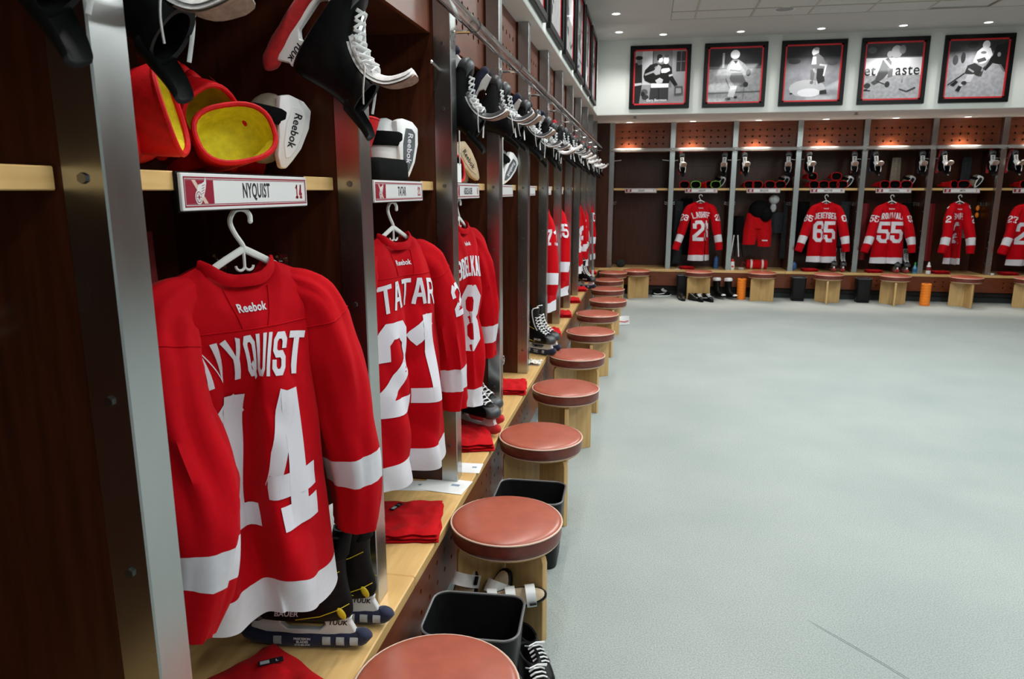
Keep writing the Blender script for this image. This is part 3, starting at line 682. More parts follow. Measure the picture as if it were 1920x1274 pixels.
    if res >= 1:   # stitched seams of the yoke
        b = MB()
        for x0, z0, x1, z1 in ((-0.235, -0.165, 0.235, -0.165), (-0.055, -0.075, -0.045, -0.165), (0.055, -0.075, 0.045, -0.165)):
            b.tube([surf(0, 0, False, 0.0012, lerp(x0, x1, i/24), lerp(z0, z1, i/24)) for i in range(25)], 0.0016, 5)
        b.obj('yoke_seam', 'jersey', t, smooth=True)
    return t
def bayc(n): return YA + n*BAY + (BAY + PW)/2
J = []
# foreground 14
th = radians(62)
hanger((-0.10, 1.50, 1.618), th, 'white plastic hanger carrying the foreground jersey')
jersey('red jersey with white number 14 in the foreground stall', (-0.108, 1.482, 1.612), th, 'NYQUIST', '14', folds=((0.12, 0.08, -0.03, 0.0), (-0.16, 0.05, -0.03, 0)), hem=-0.885, res=1.35, seed=1, xs=0.95, pinch=(-0.002, 0.058, 0.062, 0.075),
       hemf=lambda u: 0.02*sin(u*5 + 1), sl={'p': [(-0.09, 0, -0.068), (-0.185, -0.005, -0.125), (-0.212, -0.05, -0.30), (-0.190, -0.095, -0.48), (-0.190, -0.10, -0.64), (-0.225, -0.075, -0.79)], 'stripe': (0.74, 0.84), 'rx': [(0, 0.02), (0.08, 0.04), (0.2, 0.066), (0.45, 0.085), (0.62, 0.088), (0.8, 0.072), (1, 0.056)]},
       sr={'p': [(0.09, 0, -0.068), (0.19, 0, -0.12), (0.235, -0.005, -0.28), (0.262, -0.02, -0.46), (0.282, -0.03, -0.62), (0.285, -0.02, -0.76)], 'stripe': (0.70, 0.80)})
th = radians(72)
hanger((-0.10, bayc(1) - 0.01, 1.618), th, 'white plastic hanger carrying the second jersey of the left row')
jersey('red jersey with white number 21 in the second stall, left row', (-0.10, bayc(1) - 0.01, 1.612), th, 'TATAR', '21', folds=((0.015, 0.035, 0.075, 0.01), (-0.12, 0.06, -0.035, 0), (0.10, 0.06, -0.025, 0)), hem=-0.93, res=1.0, seed=2, snum='21',
       sr={'ac': 0.75})
th = radians(84)
hanger((-0.10, bayc(2) - 0.06, 1.618), th, 'white plastic hanger carrying the third jersey of the left row')
jersey('red jersey with letters bent around a fold, third stall of the left row', (-0.10, bayc(2) - 0.06, 1.612), th, 'ABDELKADER', '8', folds=((0.12, 0.06, -0.03, 0),), hem=-0.95, res=0.9, seed=3, nw=0.044, pinch=(-0.02, 0.085, 0.088, 0.06))
for n, nm, dth, sn in ((5, '71', 12, '71'), (6, '5', 12, '5'), (8, '13', -6, '13'), (9, '40', 4, ''), (10, '20', 10, '20')):
    th = radians(90 + dth)
    hanger((-0.09, bayc(n), 1.618), th, 'white plastic hanger holding a jersey in the %s stall of the left row' % ORD[n])
    jersey('red jersey with white sleeve band in the %s stall of the left row' % ORD[n], (-0.09, bayc(n), 1.612), th, '', nm, folds=((0.02, 0.05, 0.05, 0), (-0.12, 0.06, -0.03, 0)), res=0.6, seed=10 + n, snum=sn, brand=False, sl={'ac': 0.45, 'qc': 0.40}, sr={'ac': 0.9})
# back row
for n, nm, num, fo, sn, wd, lb, rzz in ((1, 'LASHOFF', '23', ((0.09, 0.05, 0.10, 0.02), (0.16, 0.06, -0.06, 0), (-0.1, 0.08, -0.02, 0)), '23', 0.88, 'red jersey whose folded number reads 23 in the back row', 0.12),
                               (3, 'DEKEYSER', '65', ((-0.04, 0.04, 0.05, 0), (0.12, 0.06, -0.02, 0)), '65', 0.9, 'red jersey numbered 65 in the fourth back stall from the corner', 0.05),
                               (4, 'KRONWALL', '55', ((0.0, 0.025, 0.04, 0), (0.12, 0.06, -0.02, 0)), '55', 0.88, 'red jersey numbered 55 in the fifth back stall from the corner', 0.08),
                               (5, 'SMITH', '2', ((-0.05, 0.05, 0.13, 0), (0.10, 0.05, 0.12, 0), (0.02, 0.03, -0.06, 0)), '2', 0.70, 'narrow red jersey with its number folded away in the back row', 0.1),
                               (6, 'FERRARO', '27', ((0.0, 0.03, 0.05, 0),), '27', 0.9, 'red jersey cut off by the right edge of the picture', 0.05)):
    if n == 6: nm = ''
    x = XB0 + n*BB + (BB + PW)/2 + (0.03 if n == 6 else 0)
    hanger((x, YB + 0.09, 1.588), rzz, 'white plastic hanger in the ' + BL[n])
    w2 = 0.52 if n == 5 else wd
    P = lambda s: {'p': [(s*0.09*w2, 0, -0.068), (s*0.20*w2, 0, -0.125), (s*0.27*w2, -0.02, -0.28), (s*0.32*w2 - 0.01, -0.09, -0.46), (s*0.37*w2 - 0.03, -0.15, -0.64), (s*0.41*w2 - 0.05, -0.17, -0.80)], 'ac': 1.0 if s < 0 else 0.7}
    jersey(lb, (x, YB + 0.09, 1.582), rzz, nm, num, folds=fo, width=wd, hem=-0.985, res=0.6, seed=20 + n, snum=sn, sl=P(-1), sr=P(1), brand=True, pinch={1: (0.095, 0.075, 0.08, -0.06), 3: (-0.03, 0.03, 0.035, 0.04), 5: (0.0, 0.092, 0.095, 0.07)}.get(n))

# ------------------------------------------------------------------ stools
def make_stool():
    t = thing('stool', 'x', 'stool', group='round padded stools')
    R = 0.222
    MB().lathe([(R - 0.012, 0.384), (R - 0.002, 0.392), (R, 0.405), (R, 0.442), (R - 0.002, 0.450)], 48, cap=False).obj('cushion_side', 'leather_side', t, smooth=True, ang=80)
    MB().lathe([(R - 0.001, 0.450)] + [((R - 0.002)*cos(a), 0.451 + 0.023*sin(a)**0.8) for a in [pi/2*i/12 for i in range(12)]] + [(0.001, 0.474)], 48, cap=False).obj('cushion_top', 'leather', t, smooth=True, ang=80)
    MB().tube([(R*1.003*cos(a), R*1.003*sin(a), 0.450) for a in [2*pi*i/56 for i in range(56)]], 0.0038, 8, closed=True).obj('piping', 'piping', t, smooth=True)
    MB().tube([((R - 0.008)*cos(a), (R - 0.008)*sin(a), 0.3855) for a in [2*pi*i/56 for i in range(56)]], 0.003, 6, closed=True).obj('piping', 'piping', t, smooth=True)
    MB().lathe([(R - 0.02, 0.372), (R - 0.012, 0.376), (R - 0.012, 0.386)], 40).obj('seat_board', 'birch', t, smooth=True)
    wing = [(0.0, 0.0), (0.205, 0.0), (0.205, 0.335), (0.198, 0.358), (0.180, 0.372), (0.0, 0.372)]
    me = MB().prism(wing, 1, -0.014, 0.014).mesh('leg_panel', 'birch', bevel=0.0025)
    for k in range(3):
        o = link('leg_panel', me, t); o.rotation_euler = (0, 0, 2*pi*k/3)
    return t
stool0 = make_stool(); first = True
YS0 = 1.6286
SX = [0.290, 0.292, 0.286, 0.315, 0.30, 0.335, 0.335, 0.40, 0.345, 0.30, 0.33]
SR = [-0.5, -0.57, -0.72, -1.42, -0.5, -1.45, -0.6, -1.2, -0.5, -1.3, -0.6]
for n in range(11):
    lb = 'brown leather topped wooden stool by the left bench, %s to the camera' % (['nearest', 'second nearest', 'third nearest', 'fourth nearest', 'fifth nearest', 'sixth nearest', 'seventh nearest', 'eighth nearest', 'ninth nearest', 'tenth nearest', 'farthest'][n])
    loc = (SX[n] + 0.0, YS0 + n*BAY + (0.02 if n == 2 else 0), 0)
    if first: first = False; stool0.location = loc; stool0.rotation_euler = (0, 0, SR[n]); stool0['label'] = lb
    else: dup(stool0, lb, loc, SR[n])
for i, (x, y, rz) in enumerate(((0.70, 12.02, -0.12), (1.70, 12.04, pi/2), (2.69, 12.04, pi/2 + 0.03), (3.69, 12.0, -pi/2 - 0.25), (4.66, 11.98, -pi/2 - 0.2), (5.66, 11.95, -pi/2 + 0.1), (6.55, 11.95, -pi/2 + 0.2))):
    dup(stool0, 'brown leather topped wooden stool by the back bench, ' + ['first', 'second', 'third', 'fourth', 'fifth', 'sixth', 'seventh'][i] + ' from the corner', (x, y, 0), rz)

# ------------------------------------------------------------------ bins
def make_bin(w, d, h):
    t = thing('waste_bin', 'x', 'bin', group='black plastic waste bins')
    def ring(k, z, e=0): return [(x*k + (0.0 if e == 0 else math.copysign(e, x)), y*k + (0.0 if e == 0 else math.copysign(e, y)), z) for x, y in rrect(w/2, d/2, 0.055, 6)]
    MB().loft([ring(0.80, 0.0), ring(0.82, 0.004), ring(0.985, h), ring(0.96, h), ring(0.79, 0.012)]).obj('body', 'bin', t, smooth=True, ang=50)
    MB().tube([Vector(p) for p in ring(0.982, h)], 0.005, 6, closed=True).obj('rim', 'bin_rim', t, smooth=True)
    return t
b0 = make_bin(0.33, 0.27, 0.34); b0.location = (0.275, 2.13, 0); b0.rotation_euler = (0, 0, 0.05); b0['label'] = 'black plastic waste bin behind the nearest stool'
dup(b0, 'black plastic waste bin behind the second nearest stool', (0.305, 3.17, 0), 0.02)
for x, y, lb in ((1.47, 12.17, 'beside the black shoes and second back stool'), (3.28, 12.17, 'between the third and fourth stools of the back bench'), (4.26, 12.17, 'between the fourth and fifth stools of the back bench')):
    dup(b0, 'black waste bin ' + lb, (x, y, 0), 0.0).scale = (0.70, 0.80, 1.12)

# ------------------------------------------------------------------ skates (local: toe +x, up +z, ground z=0)
def foot_ring(z, xb, xf, w, n=28, pw=2.4, hw=0.85):
    out = []; m = xb + (xf - xb)*0.42
    for k in range(n):
        a = 2*pi*k/n; c, s = cos(a), sin(a)
        x = m + (xf - m if c > 0 else m - xb)*math.copysign(abs(c)**(2/pw), c)
        ww = w*(1.0 if c > 0 else lerp(1.0, hw, -c))
        out.append((x, ww*math.copysign(abs(s)**(2/pw), s), z))
    return out
BOOT = [(0.074, -0.040, 0.225, 0.032), (0.080, -0.050, 0.248, 0.041), (0.095, -0.054, 0.259, 0.046), (0.112, -0.054, 0.259, 0.046), (0.127, -0.052, 0.248, 0.045), (0.139, -0.050, 0.226, 0.043), (0.150, -0.047, 0.195, 0.041), (0.163, -0.045, 0.158, 0.040), (0.180, -0.042, 0.126, 0.039), (0.205, -0.039, 0.100, 0.039), (0.235, -0.038, 0.086, 0.040), (0.265, -0.041, 0.080, 0.043), (0.290, -0.046, 0.076, 0.045), (0.300, -0.047, 0.074, 0.044)]
def make_skate(guard, guard_mat, tongue_mat, trim, loose, extra=None):
    t = thing('ice_skate', 'x', 'skate', group='ice skates')
    rings = [foot_ring(*r) for r in BOOT] + [foot_ring(0.298, -0.036, 0.062, 0.034), foot_ring(0.20, -0.026, 0.075, 0.028)]
    boot = MB().loft(rings).obj('boot', 'boot', t, smooth=True, ang=70)
    # toe cap shell
    MB().loft([foot_ring(z, lerp(xb, xf, 0.80), xf + 0.002, w + 0.001, 20) for z, xb, xf, w in BOOT[1:6]]).obj('toe_cap', 'boot_grey', t, smooth=True, ang=70)
    # tendon guard
    pr = catmull([(-0.046, 0, 0.27), (-0.052, 0, 0.305), (-0.060, 0, 0.345), (-0.070, 0, 0.372)], 4)
    MB().loft([[(p.x - 0.004 + 0.045*(1 - cos(a))*f, wv*sin(a), p.z) for a in [-1.25 + 2.5*k/8 for k in range(9)]] + [(p.x + 0.004 + 0.045*(1 - cos(a))*f, wv*0.9*sin(a), p.z) for a in [1.25 - 2.5*k/8 for k in range(9)]] for i, p in enumerate(pr) for f, wv in [(1 - 0.55*i/(len(pr)-1), 0.046 - 0.018*i/(len(pr)-1))]]).obj('tendon_guard', 'rubber', t, smooth=True, ang=70)
    # tongue
    tp = catmull([(0.135, 0, 0.165), (0.100, 0, 0.215), (0.084, 0, 0.27), (0.098, 0, 0.318), (0.135, 0, 0.350), (0.160, 0, 0.362)] if loose else [(0.135, 0, 0.165), (0.100, 0, 0.215), (0.082, 0, 0.27), (0.082, 0, 0.32), (0.092, 0, 0.352)], 4)
    def plate(off, th, wm, m, nm):
        rg = []
        for i, p in enumerate(tp):
            q = i/(len(tp) - 1); tg = (tp[min(i+1, len(tp)-1)] - tp[max(i-1, 0)]).normalized(); nrm = Vector((tg.z, 0, -tg.x))
            w = wm*interp([(0, 0.75), (0.5, 0.9), (0.8, 1.15), (0.93, 1.05), (1, 0.6)], q)
            c = p + nrm*off
            rg.append([c + Vector((0, w*v, 0)) + nrm*(e*th - 0.35*w*v*v) for v, e in ((-1, 0), (-0.7, 1), (0, 1.2), (0.7, 1), (1, 0), (0.7, -1), (0, -1), (-0.7, -1))])
        MB().loft(rg).obj(nm, m, t, smooth=True, ang=70)
    plate(0.002, 0.0045, 0.036, tongue_mat, 'tongue'); plate(-0.006, 0.006, 0.039, 'felt', 'tongue_felt')
    if loose: plate(-0.0125, 0.002, 0.033, 'felt_tan', 'tongue_lining')
    # laces
    fr = lambda q: Vector((interp([(0, 0.190), (0.25, 0.150), (0.5, 0.115), (0.75, 0.094), (1, 0.086)], q), 0, interp([(0, 0.150), (0.25, 0.170), (0.5, 0.200), (0.75, 0.240), (1, 0.282)], q)))
    b = MB(); nl = 7
    for i in range(nl):
        a, c = fr(i/nl), fr((i + 0.9)/nl)
        for s in (-1, 1):
            p0 = a + Vector((0.0, s*0.030, 0)); p2 = c + Vector((0, -s*0.030, 0)); p1 = (a + c)/2 + Vector((0.012, 0, 0.008))
            b.tube(catmull([p0, p1 + Vector((0, s*0.012, 0)), p1 - Vector((0, s*0.012, 0)), p2], 3), (0.003, 0.0055), 6)
    if loose:
        for i in range(3):
            zc = fr(0.62 + 0.13*i); b.tube([zc + Vector((0.014*cos(a) + 0.004, 0.046*sin(a), 0.010*cos(2*a))) for a in [2*pi*k/16 for k in range(16)]], (0.0028, 0.005), 6, closed=True)
    b.obj('laces', 'lace', t, smooth=True)
    if loose:
        for s, d in ((1, 0.0), (-1, 0.02)):
            p = fr(0.8) + Vector((0.0, s*0.034, 0)); dn = Vector((-0.10, 0, 0.075)).normalized()
            MB().tube(catmull([p, p + dn*0.03 + Vector((0.014, s*0.01, 0)), p + dn*0.075 + Vector((0.008, s*0.012, 0)), p + dn*(0.11 + d)], 5), (0.0022, 0.0045), 6).obj('lace_end', 'lace', t, smooth=True)
    # holder and blade
    prof = [(-0.050, 0.076), (-0.046, 0.062), (-0.062, 0.030), (-0.060, 0.018), (0.245, 0.018), (0.252, 0.032), (0.238, 0.060), (0.236, 0.078), (0.150, 0.076), (0.160, 0.056), (0.140, 0.036), (0.045, 0.034), (0.026, 0.052), (0.034, 0.075)]
    hd = MB().prism(prof, 1, -0.011, 0.011).obj('holder', 'white_plastic', t, bevel=0.003)
    for s in (-1, 1): lettering('holder_lettering', 'TUUK', 0.020, 'ink', hd, flat((-0.012, s*0.0115, 0.060), (-s, 0, 0), (0, 0, 1)), 1.0, 0.0008, 0.2)
    MB().prism([(-0.075, 0.012), (-0.058, 0.002), (0.06, -0.001), (0.17, 0.0), (0.235, 0.006), (0.258, 0.022), (0.245, 0.024), (-0.062, 0.024)], 1, -0.0018, 0.0018).obj('blade', 'chrome', t)
    if guard:
        gp = catmull([(-0.088, 0, 0.030), (-0.070, 0, 0.010), (0.0, 0, 0.002), (0.12, 0, 0.002), (0.22, 0, 0.010), (0.272, 0, 0.034)], 5)
        g = MB().tube(gp, lambda q: (0.026*interp([(0, 0.55), (0.08, 1.0), (0.5, 0.95), (0.92, 1.0), (1, 0.55)], q)*(1 + 0.06*sin(q*40)), 0.022*interp([(0, 0.55), (0.08, 1.05), (0.5, 1.0), (0.92, 1.05), (1, 0.5)], q)), 12).obj('blade_guard', guard_mat, t, smooth=True, ang=80)
        if guard == 2:
            for s in (-1, 1):
                for k, x in enumerate((-0.058, -0.018, 0.022, 0.165)):
                    MB().grid(lambda a, c: (x + (a - 0.5)*0.024, s*(0.0255 - 0.012*(c - 0.35)**2), -0.004 + 0.024*c), 2, 4).obj('printed_patch', 'pale_cloth', g)
                f2 = lambda dz: (lambda x, z: (0.092 - s*x, s*0.0262, 0.004 + dz + z))
                lettering('guard_lettering', 'PRECISION', 0.0105, 'twill', g, f2(0.011), 0.95, 0.0003); lettering('guard_lettering', 'BLADES', 0.0105, 'twill', g, f2(0.001), 0.95, 0.0003); lettering('guard_lettering', '(313) 884-4747', 0.0075, 'twill', g, f2(-0.009), 0.95, 0.0002)
    if trim:
        b = MB()
        for s in (-1, 1):
            b.tube([(x, s*(0.0405 + dy), z) for x, z, dy in ((-0.030, 0.235, -0.006), (0.01, 0.215, -0.001), (0.05, 0.200, 0.0), (0.085, 0.188, -0.002))], 0.0013, 5)
            b.tube([(x, s*(0.042 + dy), z) for x, z, dy in ((-0.050, 0.128, -0.021), (-0.02, 0.118, -0.002), (0.03, 0.100, 0.0035), (0.10, 0.088, 0.003))], 0.0013, 5)
        b.obj('trim_line', trim, t)
        for s in (-1, 1): MB().ell((-0.030, s*0.036, 0.105), (0.011, 0.004, 0.020), 10, 6, Matrix.Rotation(0.5, 3, 'Y')).obj('heel_patch', trim, t, smooth=True)
        for s in (-1, 1):
            lettering('boot_lettering', 'BAUER', 0.022, 'twill', t, flat((0.125, s*0.0478, 0.108), (-s, 0, 0), (0, 0, 1)), 1.0, 0.0006, 0.2)
            lettering('boot_lettering', 'NXG', 0.014, trim, t, flat((0.028, s*0.0415, 0.238), (-s, 0, 0), (0, 0, 1)), 1.1, 0.0003)
    return t
sk_red = make_skate(1, 'red_knit', 'felt', None, True)
sk_navy = make_skate(1, 'navy_knit', 'boot_grey', None, True)
sk_stand = make_skate(2, 'navy_knit', 'boot', 'yellow', False)
sk_plain = make_skate(1, 'red_knit', 'boot_grey', None, False)
USED = set()
def place(o, label, M):
    if o.name not in USED:
        USED.add(o.name); o.matrix_world = M; o['label'] = label; return o
    return dup(o, label, M=M)
def hung(x, y, z, tilt, yaw=0.0, rowz=0.0, sc=0.93):
    """toe up and leaning out by tilt; boot opening down; local frame of a row facing +X, then turned by rowz"""
    ca, sa = cos(tilt), sin(tilt)
    R = Matrix(((sa, 0, ca), (0, -1, 0), (ca, 0, -sa))).to_4x4()
    return Matrix.Translation((x, y, z)) @ Matrix.Rotation(rowz + yaw, 4, 'Z') @ R @ Matrix.Scale(sc, 4)
def ordn(n): return ORD[n] if n else 'foreground'
place(sk_red, 'black ice skate with red blade cover and loose white laces, foreground stall far side', hung(-0.164, 1.875, 2.15, radians(39)))
place(sk_navy, 'dark ice skate hanging at the top left edge beside the nearest post', hung(-0.16, 0.86, 2.18, radians(40)))
place(sk_red, 'ice skate with white felt tongue above the foreground gloves', hung(-0.215, 1.145, 2.16, radians(38)))
tl = [26, 24, 28, 25, 27, 24, 26, 25, 26, 27, 25]
for n in range(2, 11):
    src = sk_navy if n in (2, 3, 4, 6) else sk_red
    place(src, 'hanging black ice skate, far side of the %s left row stall' % ORD[n], hung(-0.175, YA + (n+1)*BAY - 0.085, 2.165 + random.uniform(-0.015, 0.01), radians(tl[n] + random.uniform(-7, 7)), random.uniform(-0.2, 0.2)))
    place(src, 'hanging black ice skate, near side of the %s left row stall' % ORD[n], hung(-0.165, YA + n*BAY + PW + 0.085, 2.155 + random.uniform(-0.015, 0.01), radians(tl[n] + 3 + random.uniform(-7, 7)), random.uniform(-0.2, 0.2)))
for n in range(1, 7):
    for s in (0, 1):
        x = XB0 + n*BB + (PW + 0.09 if s == 0 else BB - 0.09)
        src = sk_navy if n == 4 else sk_red
        place(src, 'black ice skate hanging %s in the %s' % ('left' if s == 0 else 'right', BL[n]), hung(x, YB + 0.15, 2.12, radians(13), (0.12 if s == 0 else -0.15), -pi/2, 1.0))
def stand(x, y, z, rz): return Matrix.Translation((x, y, z)) @ Matrix.Rotation(rz, 4, 'Z')
place(sk_stand, 'black ice skate with yellow trim on the bench under the foreground jersey, nearer one', stand(-0.045, 1.745, ZB + 0.024, radians(180 + 8)))
place(sk_stand, 'black ice skate with yellow trim on the bench beside the foreground post, farther one', stand(-0.02, 1.865, ZB + 0.024, radians(180 + 5)))
place(sk_plain, 'red covered ice skate standing in the third left stall, nearer one', stand(-0.16, 3.74, ZB + 0.024, radians(-32)))
place(sk_plain, 'red covered ice skate standing in the third left stall, farther one', stand(-0.20, 3.87, ZB + 0.024, radians(-20)))
place(sk_stand, 'navy covered ice skate standing in the fifth left stall, nearer one', stand(-0.10, 5.68, ZB + 0.024, radians(-30)))
place(sk_stand, 'navy covered ice skate standing in the fifth left stall, farther one', stand(-0.09, 5.81, ZB + 0.024, radians(-25)))
place(sk_stand, 'black ice skate standing on the bench under the jersey in the ninth left stall', stand(-0.05, 9.75, ZB + 0.024, radians(-30)))
for n, dx in ((3, 0.20), (4, 0.17)):
    for k in (0, 1):
        place(sk_plain, 'ice skate standing on the bench of the %s, %s one' % (BL[n], 'left' if k == 0 else 'right'), stand(XB0 + n*BB + PW/2 + BB/2 + dx + 0.14*k, YB + 0.20, ZB + 0.024, radians(-95)))

# ------------------------------------------------------------------ hockey gloves (local: fingers +y, cuff opening -y, palm at z=0)
def make_glove(lining, mirror=1, binding='red_leather'):
    t = thing('hockey_glove', 'x', 'glove', group='red hockey gloves')
    def er(y, a, b, z, n=24, tilt=0.0, sq=2.6):
        out = []
        for k in range(n):
            q = 2*pi*k/n; c, s = cos(q), sin(q)
            out.append((a*math.copysign(abs(c)**(2/sq), c)*mirror, y + tilt*s, z + b*math.copysign(abs(s)**(2/sq), s)))
        return out
    MB().loft([er(-0.112, 0.081, 0.060, 0.064, tilt=0.012), er(-0.118, 0.086, 0.065, 0.064, tilt=0.014), er(-0.108, 0.089, 0.067, 0.064, tilt=0.014), er(-0.06, 0.080, 0.060, 0.061), er(-0.01, 0.066, 0.050, 0.054)], False).obj('cuff', 'red_leather', t, smooth=True, ang=75)
    MB().loft([er(-0.113, 0.082, 0.061, 0.064, tilt=0.013), er(-0.08, 0.073, 0.053, 0.062), er(-0.045, 0.066, 0.047, 0.058), er(-0.040, 0.03, 0.02, 0.056)], False, cap1=True).obj('lining', lining, t, smooth=True, ang=75)
    MB().tube([Vector(p) for p in er(-0.117, 0.0845, 0.0635, 0.064, 28, 0.0138)], 0.006, 8, closed=True).obj('cuff_binding', binding, t, smooth=True)
    MB().loft([er(-0.02, 0.060, 0.046, 0.053), er(0.03, 0.064, 0.040, 0.048), er(0.08, 0.068, 0.034, 0.044), er(0.105, 0.064, 0.026, 0.042)], True, cap0=False).obj('hand', 'red_leather', t, smooth=True, ang=75)
    for i in range(4):
        x = (-0.048 + 0.032*i)*mirror; L = (0.075, 0.092, 0.088, 0.068)[i]
        MB().tube(catmull([(x, 0.09, 0.048), (x*1.04, 0.09 + L*0.5, 0.046), (x*1.06, 0.09 + L, 0.026)], 4), lambda q: (0.0185 - 0.004*q, 0.0165 - 0.003*q), 10).ell((x*1.06, 0.09 + L, 0.026), (0.0145, 0.012, 0.0135), 10, 6).obj('finger', 'red_leather', t, smooth=True)
    MB().tube(catmull([(-0.066*mirror, 0.006, 0.040), (-0.090*mirror, 0.045, 0.036), (-0.098*mirror, 0.095, 0.034)], 4), lambda q: (0.020, 0.022 - 0.003*q), 10).ell((-0.098*mirror, 0.095, 0.034), (0.021, 0.016, 0.019), 10, 6).obj('thumb', 'red_leather', t, smooth=True)
    for k, y in enumerate((0.005, 0.045, 0.083)):
        MB().loft([er(y - 0.018, 0.052, 0.010, 0.088 - 0.006*k), er(y - 0.012, 0.060, 0.017, 0.088 - 0.006*k), er(y + 0.012, 0.060, 0.017, 0.086 - 0.006*k), er(y + 0.018, 0.052, 0.010, 0.085 - 0.006*k)]).obj('back_roll', 'red_leather', t, smooth=True, ang=60)
    lettering('glove_lettering', 'BAUER', 0.036, 'twill', t, lambda x, z: (x, -0.058 + z, 0.1225 + 0.0*x - 0.9*x*x*2.2 - 0.11*z), 1.0, 0.0012)
    return t
gl_y = make_glove('yellow_mesh'); gl_k = make_glove('black_cloth', -1); gl_g = make_glove('black_cloth', 1, 'green_mesh')
def TR(loc, rz, rx=0.0, ry=0.0, sc=1.0): return Matrix.Translation(loc) @ Matrix.Rotation(rz, 4, 'Z') @ Matrix.Rotation(rx, 4, 'X') @ Matrix.Rotation(ry, 4, 'Y') @ Matrix.Scale(sc, 4)
SHT = ZSH + 0.036
place(gl_y, 'red hockey glove with wide yellow cuff opening at the front of the foreground shelf', TR((-0.235, 1.70, SHT + 0.012), radians(46), radians(-8), radians(-12), 1.08))
place(gl_y, 'red hockey glove standing on edge against the nearest post on the foreground shelf', TR((-0.275, 1.30, SHT + 0.09), radians(100), radians(-6), radians(70), 1.05))
place(gl_y, 'red hockey glove with yellow lining on top at the back of the foreground glove pile', TR((-0.36, 1.66, SHT + 0.15), radians(55), radians(30), radians(52), 1.05))
place(gl_y, 'red hockey glove lying behind the big yellow opening on the foreground shelf', TR((-0.40, 1.86, SHT + 0.01), radians(150), radians(6), radians(10), 1.0))
place(gl_y, 'red hockey glove flat at the left of the foreground shelf', TR((-0.33, 1.40, SHT + 0.005), radians(20), radians(5), 0, 1.05))
place(gl_k, 'red hockey glove upright by the second left stall post', TR((-0.20, 2.36, SHT + 0.11), radians(90), radians(-78), 0.2, 0.85))
place(gl_k, 'red hockey glove standing behind the black pouch in the second left stall', TR((-0.20, 2.56, SHT + 0.11), radians(96), radians(-75), 0.1, 0.85))
place(gl_k, 'red hockey glove on the shelf of the third left stall', TR((-0.22, 3.46, SHT + 0.005), radians(80)))
gi = 0
for n in range(1, 7):
    cx0 = XB0 + n*BB + (BB + PW)/2
    spec = {1: [(-0.27, 0, 0), (-0.10, 0, 0.1), (0.06, 0, 0.7), (0.22, 0, 0.1)], 2: [(-0.24, 0, 0.15), (-0.08, 0, -0.1), (0.10, 0, 0.05), (0.28, 0, -0.1)], 3: [(-0.22, 0, 0.2), (-0.06, 0, 0.1), (0.10, 0, 0), (0.24, 0, -0.1), (-0.26, 0.13, 0.25), (0.12, 0.13, 0.1)], 4: [(-0.15, 0, 0.3), (0.03, 0, 0), (0.22, 0, -0.2)], 5: [(-0.14, 0, 0.5), (0.09, 0, -0.4)], 6: [(-0.1, 0, 0.2), (0.1, 0, 0)]}[n]
    for k, (dx, dz, rz) in enumerate(spec):
        src = gl_g if n == 1 and k in (1, 3) else gl_k
        place(src, 'red glove, %s in the %s' % (['first from left', 'second from left', 'third from left', 'fourth from left', 'upper left', 'upper right'][k], BL[n]), TR((cx0 + dx, YB + 0.24, SHT + dz + 0.002), rz, 0.06, 0, 0.93))

# ------------------------------------------------------------------ body pads on the shelves
def pad(label, M, shell, inset, strap, txt, back):
    t = thing('elbow_pad', label, 'pad', M=M, group='protective pads')
    # local: shell plate faces -y, tall along z
    outl = [(-0.045, 0.085), (-0.02, 0.098), (0.025, 0.096), (0.052, 0.080), (0.058, 0.03), (0.050, -0.03), (0.034, -0.07), (0.020, -0.098), (0.004, -0.100), (-0.012, -0.070), (-0.020, -0.02), (-0.035, 0.03)]
    MB().ell((-0.035, 0.045, 0.0), (0.070, 0.050, 0.098), 18, 12).obj('padding', back, t, smooth=True)
    MB().prism(outl, 1, -0.016, 0.012).obj('shell', shell, t, bevel=0.006, seg=2)
    ins = [(-0.004, 0.070), (0.022, 0.072), (0.038, 0.060), (0.042, 0.02), (0.036, -0.03), (0.022, -0.065), (0.010, -0.070), (-0.004, -0.035), (-0.010, 0.02)]
    MB().prism(ins, 1, -0.0185, -0.010).obj('inset', inset, t, bevel=0.0015)
    lettering('pad_lettering', 'Reebok', 0.030, 'ink' if inset != 'grey_plastic' else 'twill', t, flat((0.017, -0.0192, 0.008), (0, 0, -1), (1, 0, 0)), 1.0, 0.0006)
    MB().tube([(-0.035 + 0.082*cos(a), 0.045 + 0.060*sin(a), 0.03 + 0.01*cos(a)) for a in [2*pi*k/28 for k in range(28)]], (0.022, 0.003), 8, closed=True).obj('strap', strap, t, smooth=True)
    return t
pad('tan and black elbow pad with white lettered cap behind the foreground gloves', TR((-0.17, 1.87, SHT + 0.118), radians(52), 0, radians(18), 0.98), 'white_plastic', 'white_plastic', 'black_cloth', 'Reebok', 'pad_tan')
pad('white elbow pad with dark grey lettered inset in the second left stall', TR((-0.16, 2.80, SHT + 0.118), radians(62), 0, radians(8), 1.22), 'white_plastic', 'grey_plastic', 'black_cloth', 'Reebok', 'white_plastic')
pad('beige and navy pad leaning in the third left stall', TR((-0.16, 3.83, SHT + 0.105), radians(55), 0, radians(-38), 1.2), 'beige', 'beige', 'navy_knit', '', 'pad_tan')
pad('grey and white pad with lettered inset in the fourth left stall', TR((-0.13, 4.86, SHT + 0.105), radians(60), 0, radians(38), 1.2), 'white_plastic', 'grey_plastic', 'black_cloth', 'Reebok', 'grey_plastic')
